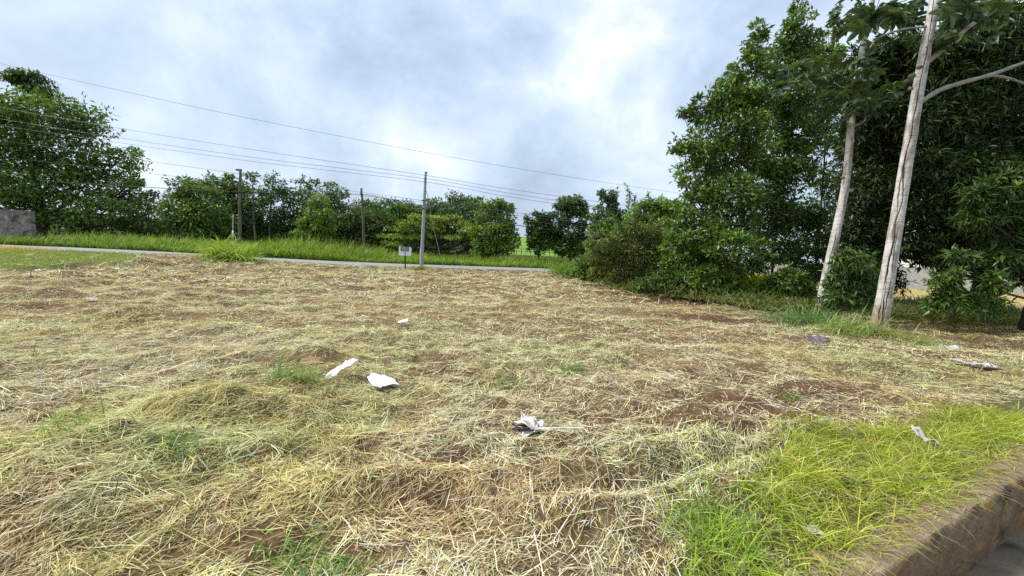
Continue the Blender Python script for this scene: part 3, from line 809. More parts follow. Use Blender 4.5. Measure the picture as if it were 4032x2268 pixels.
def tree(name, label, base, Y, lobes_px, n, ls, pal, trunk_px=14, seed=0, group=None, bark=None, cat='tree', mat=None, limbs=True, zdepth=0.85, djit=0.45, trunk_to=None, dens=None, **kw):
    """lobes_px: (px, py, rx, ry[, dY]) patches of the crown as they stand in the picture, given real depth"""
    r = np.random.default_rng(seed + 100)
    b = np.array(P(base[0], base[1], Y)); b[2] = float(Hm(b[0], b[1])) - 0.05
    root = empty(name, b, label, cat, group)
    lobes = []
    s = Y / FPX
    n = int(n * (dens or (DENS_BG if Y > 27 else DENS_NEAR))); ls = ls * (1.22 if Y > 27 else 1.15)
    for q in lobes_px:
        rx, ry = q[2] * s, q[3] * s
        dep = (rx + ry) * 0.5 * zdepth
        dY = q[4] if len(q) > 4 else djit * dep * r.standard_normal()
        lobes.append((np.array(P(q[0], q[1], Y + dY)), np.array([rx, max(dep, 0.25), ry])))
    v, f, c = crown(lobes, n, ls, pal[0], pal[1], r, **kw)
    new_mesh('crown', v, f, mat or M_LEAF, c, False, root, b)
    mb = MB()
    cen = np.mean([l[0] for l in lobes], axis=0)
    top = max(lobes, key=lambda l: l[0][2])[0] if trunk_to is None else np.array(P(trunk_to[0], trunk_to[1], Y))
    r0 = trunk_px * s * 0.5
    mid = b * 0.55 + 0.45 * np.array([0.5 * (b[0] + top[0]) , 0.5 * (b[1] + top[1]), (b[2] + top[2]) * 0.5]); mid[2] = b[2] + 0.4 * (top[2] - b[2])
    path = curve_pts([b, mid + r.standard_normal(3) * np.array([1, 1, 0]) * r0 * 0.8, top], 12)
    mb.tube(path, np.linspace(r0 * 1.15, r0 * 0.28, 12), 9, True, 0.12, seed)
    if limbs:
        for (lc, lr) in lobes:
            k = np.clip((lc[2] - b[2]) / max(top[2] - b[2], 0.1) * 0.75, 0.12, 0.85) * 11
            st = path[int(k)]
            md = 0.5 * (st + lc) + np.array([0, 0, -0.12 * np.linalg.norm(lc - st)])
            pts = curve_pts([st, md, lc], 7)
            rr = max(r0 * 0.42 * (1 - k / 16), 0.015)
            mb.tube(pts, np.linspace(rr, rr * 0.3, 7), 6, False)
            for _ in range(4):
                e = lc + unit(r, 1)[0] * lr * 0.85
                mb.tube(curve_pts([pts[4], 0.5 * (pts[4] + e) + 0.05 * r.standard_normal(3), e], 5), np.linspace(rr * 0.5, rr * 0.12 + 0.004, 5), 5, False)
    mb.build('trunk', bark or M_BARK, root, b, True)
    return root

DENS_BG, DENS_NEAR = 1.4, 1.55
BG = 'trees across the road'
# ---- far side of the road, left to right
tree('broad_tree', 'huge broad dark green tree behind the grey block wall at far left', (180, 985), 43,
     [(60, 420, 160, 70), (-80, 520, 150, 110), (200, 470, 150, 80), (330, 500, 90, 80), (60, 560, 170, 90), (250, 600, 150, 90), (420, 640, 110, 60), (500, 610, 60, 35), (480, 740, 90, 50),
      (330, 740, 150, 80), (120, 720, 170, 90), (-60, 720, 140, 100), (540, 725, 45, 25), (240, 830, 150, 60), (60, 800, 120, 45), (420, 840, 110, 60), (370, 900, 110, 40)],
     17000, 0.34, PAL_MID, 34, 1, BG, clump=0.36, fill=0.35)
tree('slender_tree', 'slender tree whose small tuft tops the crowns at far left', (150, 985), 46,
     [(100, 305, 60, 28), (150, 330, 45, 30), (55, 300, 30, 15), (130, 370, 40, 35), (190, 390, 45, 30)], 2200, 0.30, PAL_DARK, 14, 2, BG, clump=0.3)
tree('brushy_tree', 'thin brownish brushy tree beside the huge tree, full of sky gaps', (560, 985), 44,
     [(520, 800, 60, 50), (590, 790, 50, 45), (470, 850, 60, 50), (560, 870, 70, 55), (630, 860, 50, 50), (520, 940, 70, 30), (640, 920, 60, 40)], 3600, 0.26, PAL_BRN, 12, 3, BG)
tree('round_tree', 'rounded mid green tree with pale forked trunk left of the leftmost pole', (735, 990), 42,
     [(720, 740, 60, 45), (790, 770, 70, 50), (700, 820, 70, 55), (820, 840, 80, 60), (760, 880, 80, 60), (870, 890, 50, 50), (700, 910, 50, 45), (820, 930, 80, 40), (890, 930, 35, 35)],
     8000, 0.27, PAL_MID, 14, 4, BG, bark=M_BARKL)
tree('leafy_tree', 'dark tree with light tips just left of the leftmost pole top', (860, 985), 50,
     [(840, 730, 55, 35), (900, 735, 50, 40), (930, 790, 40, 50), (870, 800, 70, 50)], 3600, 0.30, PAL_MID, 12, 5, BG)
tree('airy_tree', 'tall airy see through tree right of the leftmost pole', (1010, 985), 50,
     [(995, 690, 32, 25), (1000, 760, 45, 50), (960, 740, 30, 30), (1040, 790, 50, 40), (980, 840, 60, 50)], 2000, 0.30, PAL_BLUE, 9, 6, BG, clump=0.36, bark=M_BARKL, dens=0.85)
tree('airy_tree', 'airy tree with forked feathery top, second right of the leftmost pole', (1060, 985), 52,
     [(1055, 700, 30, 25), (1075, 690, 20, 18), (1070, 760, 45, 40), (1110, 740, 40, 35), (1090, 810, 60, 45), (1120, 790, 40, 40)], 2000, 0.30, PAL_BLUE, 9, 7, BG, clump=0.36, bark=M_BARKL, dens=0.85)
tree('airy_tree', 'airy tree with two dark round tufts above the dark wood', (1200, 985), 52,
     [(1180, 710, 25, 18), (1225, 720, 28, 28), (1190, 770, 50, 40), (1240, 790, 45, 40), (1150, 780, 40, 40)], 1900, 0.30, PAL_BLUE, 9, 8, BG, clump=0.36, bark=M_BARKL, dens=0.85)
tree('airy_tree', 'airy feathery tree just left of the middle wooden pole', (1310, 985), 52,
     [(1300, 735, 28, 20), (1330, 760, 40, 28), (1290, 790, 50, 40), (1350, 790, 28, 25), (1320, 830, 55, 35)], 1900, 0.30, PAL_BLUE, 9, 9, BG, clump=0.36, bark=M_BARKL, dens=0.85)
tree('dense_tree', 'dense dark tree behind the leftmost wooden pole', (980, 990), 54,
     [(960, 850, 70, 60), (1040, 870, 80, 60), (980, 920, 90, 50), (900, 900, 60, 60), (1070, 930, 70, 40)], 6500, 0.30, PAL_DARK, 18, 10, BG)
tree('dense_tree', 'dense dark spreading tree behind the young light tree', (1250, 990), 53,
     [(1150, 870, 80, 55), (1240, 860, 90, 55), (1330, 860, 80, 50), (1170, 940, 90, 40), (1280, 930, 100, 45), (1380, 900, 70, 40)], 7000, 0.30, PAL_DARK, 20, 11, BG)
tree('spreading_tree', 'dark wide spreading tree behind the middle wooden pole', (1420, 990), 50,
     [(1330, 880, 80, 40), (1420, 870, 90, 45), (1500, 890, 80, 45), (1560, 930, 50, 40), (1380, 940, 90, 40), (1470, 945, 90, 40)], 7200, 0.30, PAL_DARK, 20, 12, BG, flat=0.9)
tree('leafy_tree', 'grey green tree crown just right of the middle wooden pole top', (1490, 990), 56,
     [(1450, 830, 60, 40), (1520, 815, 50, 35), (1570, 820, 45, 30), (1500, 860, 70, 40)], 3600, 0.30, PAL_BLUE, 14, 13, BG)
tree('leafy_tree', 'pale leafy crown rising just left of the grey pole', (1600, 990), 54,
     [(1580, 830, 50, 30), (1630, 845, 50, 35), (1550, 870, 50, 30)], 2500, 0.30, PAL_MID, 12, 14, BG)
tree('young_tree', 'young light green tree with open tiers between the two wooden poles', (1245, 1000), 40,
     [(1265, 800, 40, 35), (1245, 850, 40, 35), (1290, 850, 30, 30), (1210, 880, 40, 22), (1275, 895, 40, 28), (1180, 910, 35, 14), (1245, 935, 40, 22), (1285, 950, 35, 18), (1225, 965, 45, 18)],
     3400, 0.26, PAL_LIGHT, 9, 15, BG, clump=0.36, dens=1.0, flat=1.3)
tree('umbrella_tree', 'wide umbrella shaped tree with yellow green top behind the grey pole', (1720, 1005), 44,
     [(1665, 856, 42, 7), (1725, 861, 42, 7), (1780, 856, 42, 7), (1612, 878, 46, 7), (1680, 883, 46, 7), (1750, 878, 46, 7), (1820, 883, 46, 7), (1578, 903, 46, 7), (1648, 908, 46, 7), (1720, 903, 46, 7), (1795, 908, 46, 7), (1862, 903, 46, 7), (1552, 930, 42, 7), (1618, 935, 42, 7), (1700, 930, 42, 7), (1782, 935, 42, 7), (1850, 930, 42, 7), (1888, 935, 42, 7), (1536, 958, 34, 7), (1588, 963, 34, 7), (1650, 958, 34, 7), (1868, 963, 34, 7)],
     9500, 0.24, PAL_YEL, 26, 16, BG, flat=1.6, clump=0.36, zdepth=2.2, djit=0.8, dens=1.0, fill=0.2)
tree('leafy_tree', 'dark domed tree rising behind the umbrella tree', (1830, 1000), 52,
     [(1800, 800, 55, 35), (1860, 800, 50, 30), (1830, 840, 80, 45), (1890, 850, 40, 40), (1770, 850, 50, 40)], 4800, 0.28, PAL_BLUE, 16, 17, BG)
tree('leafy_tree', 'pale crown rising just right of the grey pole', (1720, 1000), 53,
     [(1715, 815, 45, 30), (1750, 830, 40, 30), (1700, 850, 50, 30)], 2400, 0.28, PAL_MID, 12, 18, BG)
tree('tall_leafy_tree', 'light leaved tall tree left of the gap that shows the green hill', (1960, 1010), 42,
     [(1945, 805, 40, 30), (1925, 850, 50, 40), (1990, 830, 30, 30), (1980, 890, 55, 40), (1920, 920, 55, 40), (2010, 950, 35, 40), (1950, 970, 60, 35), (1900, 970, 40, 35)],
     6200, 0.27, PAL_LIGHT, 12, 19, BG, dens=1.15)
tree('leafy_tree', 'short dark tree with low crown just right of the hill gap', (2120, 1012), 42,
     [(2105, 860, 35, 25), (2150, 850, 35, 25), (2135, 900, 55, 35), (2105, 930, 30, 40), (2170, 930, 40, 45), (2130, 965, 40, 28)], 3800, 0.25, PAL_DARK, 8, 20, BG)
tree('tall_leafy_tree', 'tall dark round topped tree, second right of the hill gap', (2250, 1020), 41,
     [(2225, 800, 45, 28), (2275, 810, 45, 35), (2215, 850, 35, 40), (2295, 860, 30, 40), (2250, 920, 65, 40), (2230, 970, 50, 35), (2280, 960, 45, 35), (2255, 1000, 40, 20)],
     5600, 0.26, PAL_DARK, 10, 21, BG, clump=0.28)
tree('tall_leafy_tree', 'narrow tall grey green tree left of the bamboo like shoots', (2390, 1030), 38,
     [(2395, 770, 30, 26), (2405, 800, 26, 26), (2380, 830, 34, 30), (2420, 850, 28, 26), (2360, 870, 28, 30), (2390, 900, 45, 40), (2440, 850, 30, 30), (2360, 940, 40, 40)],
     4200, 0.24, PAL_BLUE, 8, 22, BG)
tree('leafy_tree', 'small dark round crown peeking out left of the small leaved trees', (2660, 1040), 45,
     [(2650, 815, 35, 25), (2680, 840, 30, 30), (2640, 860, 40, 30)], 2200, 0.25, PAL_DARK, 10, 23, BG)
# distant wood that closes the gaps low down
def far_wood():
    r = np.random.default_rng(404)
    lobes = []
    for px in range(120, 1960, 42):
        Y = 60 + 6 * r.random()
        h = 905 + 12 * r.standard_normal() + (20 if px < 700 else 0)
        s = Y / FPX
        for k in range(3):
            lobes.append((np.array(P(px + 15 * r.standard_normal(), h + 42 * k, Y + 2 * r.standard_normal())), np.array([46 * s, 2.0, 40 * s])))
    v, f, c = crown(lobes, 28000, 0.56, PAL_DARK[0], PAL_DARK[1], r, clump=0.35, fill=0.2)
    tag(new_mesh('distant_wood', v, f, M_LEAF, c), 'dark distant wood closing the gaps behind the roadside trees', 'wood', kind='stuff')
far_wood()

# bamboo like arching stems over the huge tree
def arching(name, label, stems, Y, seed, pal, leaf=0.22, rad=0.025, cat='bamboo', nl=26, group=None, sm=None):
    sm = sm or M_BARKL
    r = np.random.default_rng(seed)
    b = np.array(P(stems[0][0][0], stems[0][0][1], Y)); b[2] = float(Hm(b[0], b[1]))
    root = empty(name, b, label, cat, group)
    LP, LT, LN, LL, LC = [], [], [], [], []
    for st in stems:
        pts = curve_pts([P(q[0], q[1], Y) for q in st], 24)
        mb = MB(); mb.tube(pts, np.linspace(rad, rad * 0.3, 24), 6, True); mb.build('stem', sm, root, b, True)
        for _ in range(nl):
            k = r.integers(8, 24)
            LP.append(pts[k] + 0.05 * r.standard_normal(3)); t = (pts[min(k + 1, 23)] - pts[k - 1]); t /= np.linalg.norm(t)
            d = t * 0.5 + unit(r, 1)[0] * 0.7 + np.array([0, 0, -0.25]); LT.append(d / np.linalg.norm(d)); LN.append(unit(r, 1)[0] + np.array([0, 0, 0.5]))
            LL.append(leaf * (0.6 + 0.8 * r.random())); LC.append(pick(pal[0], pal[1], 1, r)[0])
    LL = np.array(LL)
    v, f, c = leaf_quads(np.array(LP), np.array(LT), np.array(LN), LL, LL * 0.28, np.array(LC))
    new_mesh('leaves', v, f, M_LEAF, c, False, root, b)
    return root
arching('bamboo', 'thin arching bare bamboo stems poking out above the huge tree', [[(150, 700), (150, 420), (142, 290), (185, 340), (235, 395)], [(230, 700), (235, 420), (240, 385), (275, 385), (300, 400)],
        [(240, 600), (236, 400), (224, 318)], [(330, 700), (345, 520), (380, 455), (415, 475), (430, 515)], [(350, 600), (342, 450), (325, 362)]], 41, 71, PAL_DARK, 0.30, 0.03, nl=20, sm=M_BARK)

# ---- shrubs and trees on the near side, at the right
NEAR = 'trees and shrubs at the right edge of the field'
arching('bamboo', 'pale green bamboo like shoots standing above the shrubs', [[(2530, 1060), (2510, 900), (2490, 800), (2465, 725)], [(2540, 1060), (2525, 900), (2505, 820), (2500, 770)], [(2560, 1060), (2560, 880), (2555, 800), (2552, 760)],
        [(2590, 1060), (2600, 880), (2598, 800), (2600, 775)], [(2520, 1060), (2480, 900), (2475, 820), (2478, 760)]], 30, 72, PAL_LIGHT, 0.26, 0.03, nl=95)
tree('green_shrub', 'light green leafy tree behind the brownish shrub', (2590, 1070), 29,
     [(2540, 830, 45, 35), (2590, 815, 55, 35), (2640, 840, 45, 40), (2560, 880, 60, 45), (2630, 900, 60, 45), (2680, 900, 50, 45), (2500, 870, 40, 40), (2600, 960, 80, 50), (2500, 940, 50, 45)],
     8500, 0.19, PAL_LIGHT, 9, 31, NEAR, mat=M_LEAF)
tree('green_shrub', 'bushy green tree left of the brownish shrub', (2430, 1080), 28,
     [(2400, 900, 50, 35), (2360, 930, 45, 40), (2440, 920, 45, 40), (2390, 970, 60, 40), (2340, 985, 40, 35)], 4200, 0.18, PAL_MID, 7, 32, NEAR)
tree('brown_shrub', 'large tangled brownish shrub with bare pale stems at the field edge', (2500, 1130), 20.5,
     [(2400, 960, 45, 30), (2450, 925, 40, 30), (2510, 915, 45, 35), (2570, 925, 40, 30), (2350, 1010, 40, 30), (2430, 1010, 55, 35), (2500, 990, 55, 40), (2570, 1000, 50, 40), (2630, 980, 40, 45), (2380, 1060, 50, 30), (2450, 1075, 60, 35),
      (2530, 1070, 60, 40), (2610, 1070, 55, 40), (2660, 1040, 40, 35), (2480, 1110, 70, 22), (2580, 1115, 70, 22), (2330, 960, 22, 18), (2600, 900, 24, 20), (2480, 880, 22, 20)],
     15000, 0.12, PAL_BRN, 8, 33, NEAR, cat='shrub', bark=M_BARKL, clump=0.42, flat=0.35, droop=0.4, dens=1.45)
arching('arching_shrub', 'loose arching leafy stems spilling out of the brownish shrub', [[(2500, 1125), (2450, 1000), (2400, 930), (2350, 920), (2310, 950)], [(2510, 1125), (2470, 960), (2440, 890), (2420, 850)], [(2530, 1125), (2540, 960), (2560, 880), (2585, 840)],
        [(2540, 1125), (2600, 980), (2650, 920), (2700, 910)], [(2480, 1125), (2400, 1040), (2330, 1000), (2290, 1020)], [(2520, 1125), (2510, 960), (2500, 880), (2498, 830)], [(2550, 1125), (2620, 1040), (2680, 1000), (2720, 1010)],
        [(2490, 1125), (2420, 1000), (2370, 970), (2330, 985)]], 19.8, 73, ([(0.10, 0.17, 0.04), (0.15, 0.21, 0.05), (0.19, 0.20, 0.07)], [2, 2, 1]), 0.15, 0.018, cat='shrub', nl=230, sm=M_BARK)
def bare_stems():
    r = np.random.default_rng(9)
    Y = 20.4
    root = empty('bare_branch', G(2520, 1128), 'pale bare branch standing in the brownish shrub', 'branch')
    b = np.array(root.location)
    for st in ([(2520, 1128), (2500, 1000), (2505, 930), (2512, 900)], [(2530, 1060), (2540, 1000), (2555, 950), (2580, 915)], [(2525, 1080), (2545, 1000), (2545, 930), (2550, 880)],
               [(2515, 1050), (2450, 980), (2390, 955), (2355, 975)], [(2530, 1090), (2570, 1020), (2620, 990), (2680, 985)]):
        mb = MB(); mb.tube(curve_pts([P(q[0], q[1], Y + 0.3 * r.standard_normal()) for q in st], 14), np.linspace(0.022, 0.008, 14), 6, True); mb.build('stem', M_BARKL, root, b, True)
bare_stems()
tree('dark_shrub', 'low dark shrub at the field edge below the small leaved trees', (2730, 1150), 17.5,
     [(2640, 1100, 70, 35), (2720, 1090, 80, 40), (2800, 1110, 60, 40), (2700, 1130, 110, 25), (2560, 1120, 60, 25)], 6500, 0.12, PAL_DARK, 6, 34, NEAR, cat='shrub', flat=0.2)
tree('green_shrub', 'glossy green shrub hanging low beside the brownish shrub', (2720, 1110), 18.5,
     [(2680, 930, 55, 45), (2740, 960, 60, 45), (2650, 980, 45, 35), (2700, 1020, 70, 45), (2770, 1010, 60, 45)], 6000, 0.13, PAL_MID, 7, 35, NEAR, cat='shrub', mat=M_GLOSS)

tree('green_shrub', 'light green loose shrub at the road end, left of the brownish shrub', (2330, 1100), 22.5,
     [(2310, 1030, 35, 24), (2350, 1010, 32, 26), (2290, 1060, 34, 22), (2345, 1060, 40, 26), (2385, 1040, 30, 30), (2330, 1085, 45, 16)], 2600, 0.15, PAL_LIGHT, 5, 36, NEAR, cat='shrub', flat=0.3)
tree('green_shrub', 'low light green shrub under the ragged small leaved tree', (2830, 1150), 16.5,
     [(2790, 1070, 45, 28), (2840, 1090, 50, 28), (2890, 1070, 40, 28), (2760, 1105, 45, 25), (2870, 1125, 60, 22), (2800, 1130, 60, 20)], 3200, 0.13, PAL_LIGHT, 5, 37, NEAR, cat='shrub', flat=0.3)
tree('green_shrub', 'low green shrub just left of the rear pale trunk', (3100, 1180), 15.5,
     [(3060, 1110, 45, 30), (3110, 1090, 45, 30), (3150, 1130, 45, 30), (3090, 1150, 60, 25), (3180, 1160, 45, 25), (3010, 1140, 45, 22)], 3000, 0.13, PAL_MID, 5, 38, NEAR, cat='shrub', flat=0.3)
# small leaved conical trees
SM = dict(clump=0.36, per=42, aspect=0.42, flat=0.6, droop=0.0, fill=0.42, dens=1.0)
tree('small_leaved_tree', 'tall small leaved tree with ragged left side leaning over the shrubs', (2890, 1165), 17.0,
     [(2988, 125, 22, 40), (2985, 190, 40, 50), (2960, 270, 65, 50), (2895, 300, 40, 40), (2870, 390, 80, 60), (2960, 380, 80, 60), (2800, 445, 70, 38), (2720, 445, 36, 22), (2900, 490, 110, 70), (2790, 560, 90, 60),
      (2690, 590, 45, 26), (2655, 592, 18, 12), (2690, 438, 22, 13), (2735, 640, 26, 20), (2705, 720, 24, 18), (2700, 780, 26, 18), (2830, 380, 24, 20), (2745, 400, 20, 14), (2690, 850, 28, 22), (2950, 205, 18, 24), (2880, 620, 120, 75), (2760, 690, 85, 60), (2870, 760, 120, 75), (2770, 800, 85, 60), (2720, 860, 45, 35), (2860, 880, 120, 70), (2770, 930, 80, 60), (2900, 980, 100, 55), (2700, 950, 50, 45), (2820, 1040, 70, 35), (2760, 1020, 60, 40), (2650, 900, 40, 35), (2940, 1050, 60, 30)],
     26000, 0.165, PAL_MID, 10, 41, NEAR, mat=M_GLOSS, trunk_to=(2985, 150), djit=0.8, **SM)
tree('small_leaved_tree', 'tallest small leaved tree, its pointed top reaching the upper picture edge', (3030, 1175), 18.5,
     [(3148, 35, 22, 35), (3150, 90, 42, 45), (3130, 160, 60, 55), (3190, 170, 40, 40), (3090, 240, 65, 55), (3160, 270, 70, 55), (3060, 340, 70, 60), (3140, 390, 85, 65), (3050, 470, 80, 70), (3150, 520, 75, 65), (3060, 610, 90, 75),
      (3010, 720, 80, 70), (3120, 700, 70, 60), (3040, 830, 95, 75), (3120, 860, 70, 60), (3050, 950, 90, 60), (3010, 1030, 60, 30)],
     22000, 0.165, PAL_MID, 9, 42, NEAR, mat=M_GLOSS, trunk_to=(3145, 60), **SM)
tree('small_leaved_tree', 'small leaved tree with slim spire right of the tallest one', (3200, 1180), 19.5,
     [(3283, 85, 18, 40), (3275, 150, 32, 45), (3250, 220, 50, 50), (3290, 270, 50, 50), (3230, 320, 55, 55), (3290, 390, 60, 60), (3240, 470, 60, 55), (3310, 560, 60, 80), (3180, 620, 50, 60), (3290, 720, 75, 80), (3210, 830, 70, 70),
      (3300, 880, 70, 70), (3220, 970, 80, 60), (3310, 1010, 70, 60), (3180, 1080, 60, 40), (3120, 1000, 60, 50), (3250, 1100, 60, 50), (3110, 1090, 50, 35), (3320, 1130, 60, 45)],
     17000, 0.165, PAL_MID, 9, 43, NEAR, mat=M_GLOSS, trunk_to=(3280, 100), **SM)
# dark long leaved trees at the right
PAL_DEEP = ([tuple(c * 0.62 for c in q) for q in PAL_DARK[0]], PAL_DARK[1])
LM = dict(clump=0.38, per=30, aspect=0.26, flat=0.7, droop=0.35, fill=0.25)
tree('long_leaved_tree', 'dark dense tree with long leaves between the two pale trunks', (3420, 1200), 15.0,
     [(3420, 240, 70, 60), (3500, 210, 70, 50), (3580, 200, 70, 60), (3400, 340, 80, 70), (3500, 320, 90, 70), (3600, 330, 90, 80), (3420, 460, 90, 80), (3530, 480, 100, 90), (3420, 600, 90, 80), (3530, 640, 90, 90), (3400, 740, 90, 80),
      (3500, 800, 90, 90), (3400, 880, 90, 80), (3480, 960, 90, 80), (3390, 1020, 80, 70), (3450, 1100, 90, 60), (3370, 1130, 70, 45)],
     24000, 0.20, PAL_DEEP, 20, 44, NEAR, mat=M_GLOSS, **LM)
tree('long_leaved_tree', 'dark dense tree with long leaves filling the right picture edge', (3840, 1185), 14.0,
     [(3700, 180, 80, 70), (3800, 150, 90, 80), (3920, 130, 100, 80), (4030, 100, 90, 90), (3680, 320, 90, 80), (3800, 300, 100, 90), (3930, 300, 110, 90), (4060, 320, 90, 100), (3660, 480, 90, 90), (3780, 480, 110, 100), (3920, 480, 110, 100),
      (4060, 520, 100, 100), (3650, 650, 90, 90), (3760, 660, 110, 100), (3890, 680, 110, 90), (4040, 720, 100, 100), (3640, 820, 90, 90), (3760, 840, 110, 90), (3890, 850, 110, 80), (4040, 900, 90, 90), (3620, 950, 70, 50), (3740, 960, 90, 50), (3870, 970, 90, 50), (4000, 1020, 80, 60), (3720, 1020, 60, 35), (3900, 1040, 70, 35), (4060, 1080, 60, 60), (3650, 1010, 50, 30)],
     36000, 0.20, PAL_DEEP, 46, 45, NEAR, mat=M_GLOSS, **LM)
tree('long_leaved_tree', 'brighter green spray of long leaves low at the right picture edge', (4040, 1255), 11.5,
     [(3900, 760, 80, 60), (3970, 820, 80, 60), (3850, 850, 60, 45), (3990, 700, 60, 50), (3960, 920, 80, 50), (4050, 820, 60, 90), (3850, 780, 50, 40), (3930, 1010, 60, 35), (3790, 1010, 40, 30)],
     4600, 0.20, PAL_DARK, 34, 46, NEAR, mat=M_GLOSS, **LM)
tree('small_sapling', 'leafy green sapling at the foot of the two pale trunks', (3350, 1230), 12.0,
     [(3360, 1030, 60, 55), (3330, 1110, 70, 50), (3400, 1100, 60, 55), (3360, 1170, 80, 40), (3290, 1180, 50, 35)], 2600, 0.17, PAL_DARK, 5, 47, NEAR, cat='sapling', mat=M_GLOSS, **LM)
tree('small_sapling', 'low leafy sapling in the shade right of the front pale trunk', (3760, 1230), 11.5,
     [(3740, 1170, 60, 35), (3800, 1190, 50, 30), (3690, 1200, 50, 30), (3900, 1200, 50, 40), (3700, 1110, 40, 30), (3760, 1080, 40, 40), (3860, 1120, 45, 35), (3920, 1100, 40, 40)], 2000, 0.17, PAL_MID, 4, 48, NEAR, cat='sapling', mat=M_GLOSS, **LM)

# yellow green ornamental plants with a few orange leaves
def ornamental(name, label, px, py, n, seed, orange):
    r = np.random.default_rng(seed)
    b = G(px, py)
    root = empty(name, b, label, 'plant', 'broad leaved plants in front of the white wall')
    nn = n
    base = np.stack([b[0] + 0.35 * r.standard_normal(nn), b[1] + 0.35 * r.standard_normal(nn), np.full(nn, b[2])], -1)
    c = pick([(0.20, 0.27, 0.03), (0.28, 0.33, 0.04), (0.13, 0.21, 0.03)], [2, 2, 1], nn, r)
    if orange:
        c[: nn // 3] = pick([(0.55, 0.20, 0.03), (0.48, 0.26, 0.04)], [1, 1], nn // 3, r)
    p0 = 1.2 + 0.35 * r.random(nn)
    v, f, c = ribbons(base, r.random(nn) * 6.28, p0, p0 - 0.5 - 0.9 * r.random(nn), 0.7 + 0.8 * r.random(nn), 0.07 + 0.07 * r.random(nn), 4, c, tipw=0.08, basew=0.3)
    new_mesh('leaves', v, f, M_GRASS, c, False, root, b)
for i, (px, py, og, lb) in enumerate([(2870, 1150, False, 'yellow green broad leaved plant, leftmost by the white wall'), (2925, 1155, True, 'broad leaved plant with orange leaves on top'),
                                      (2985, 1158, False, 'yellow green broad leaved plant just right of the orange one'), (3040, 1160, False, 'yellow green broad leaved plant, fourth from the left by the wall'),
                                      (3090, 1165, False, 'yellow green broad leaved plant nearest the rear pale trunk'), (2810, 1145, False, 'broad leaved plant half under the ragged small leaved tree')]):
    ornamental('ornamental_plant', lb, px, py, 90, 300 + i, og)

# ------------------------------------------------------------------ pale trunked trees with hand shaped leaves
def mat_pale():
    mt, t = mat_new('pale_ringed_bark')
    o = N(t, 'ShaderNodeOutputMaterial'); b = N(t, 'ShaderNodeBsdfPrincipled'); b.inputs['Roughness'].default_value = 0.85; b.inputs['Specular IOR Level'].default_value = 0.2
    at = N(t, 'ShaderNodeAttribute'); at.attribute_name = 'Col'
    tcn = N(t, 'ShaderNodeTexCoord')
    nz = N(t, 'ShaderNodeTexNoise'); nz.inputs['Scale'].default_value = 7; nz.inputs['Detail'].default_value = 8; nz.inputs['Roughness'].default_value = 0.7
    L(t, tcn.outputs['Object'], nz.inputs['Vector'])
    mp_ = N(t, 'ShaderNodeMapping'); mp_.inputs['Scale'].default_value = (3.0, 3.0, 20); L(t, tcn.outputs['Object'], mp_.inputs['Vector'])
    n2_ = N(t, 'ShaderNodeTexNoise'); n2_.inputs['Scale'].default_value = 1.6; n2_.inputs['Detail'].default_value = 4; L(t, mp_.outputs[0], n2_.inputs['Vector'])
    r1 = ramp(t, [(0.3, (0.55, 0.53, 0.50)), (0.55, (0.95, 0.95, 0.95)), (0.75, (1.15, 1.15, 1.15))]); L(t, nz.outputs['Fac'], r1.inputs[0])
    r2 = ramp(t, [(0.34, (0.74, 0.72, 0.69)), (0.46, (1, 1, 1))]); L(t, n2_.outputs['Fac'], r2.inputs[0])
    m1 = N(t, 'ShaderNodeMix', data_type='RGBA', blend_type='MULTIPLY'); m1.inputs[0].default_value = 1; L(t, at.outputs['Color'], m1.inputs[6]); L(t, r1.outputs[0], m1.inputs[7])
    m2 = N(t, 'ShaderNodeMix', data_type='RGBA', blend_type='MULTIPLY'); m2.inputs[0].default_value = 1; L(t, m1.outputs[2], m2.inputs[6]); L(t, r2.outputs[0], m2.inputs[7])
    L(t, m2.outputs[2], b.inputs['Base Color'])
    bp = N(t, 'ShaderNodeBump'); bp.inputs['Strength'].default_value = 0.7; bp.inputs['Distance'].default_value = 0.012; L(t, n2_.outputs['Fac'], bp.inputs['Height']); L(t, bp.outputs[0], b.inputs['Normal'])
    L(t, b.outputs[0], o.inputs['Surface'])
    return mt
M_PALE = mat_pale()
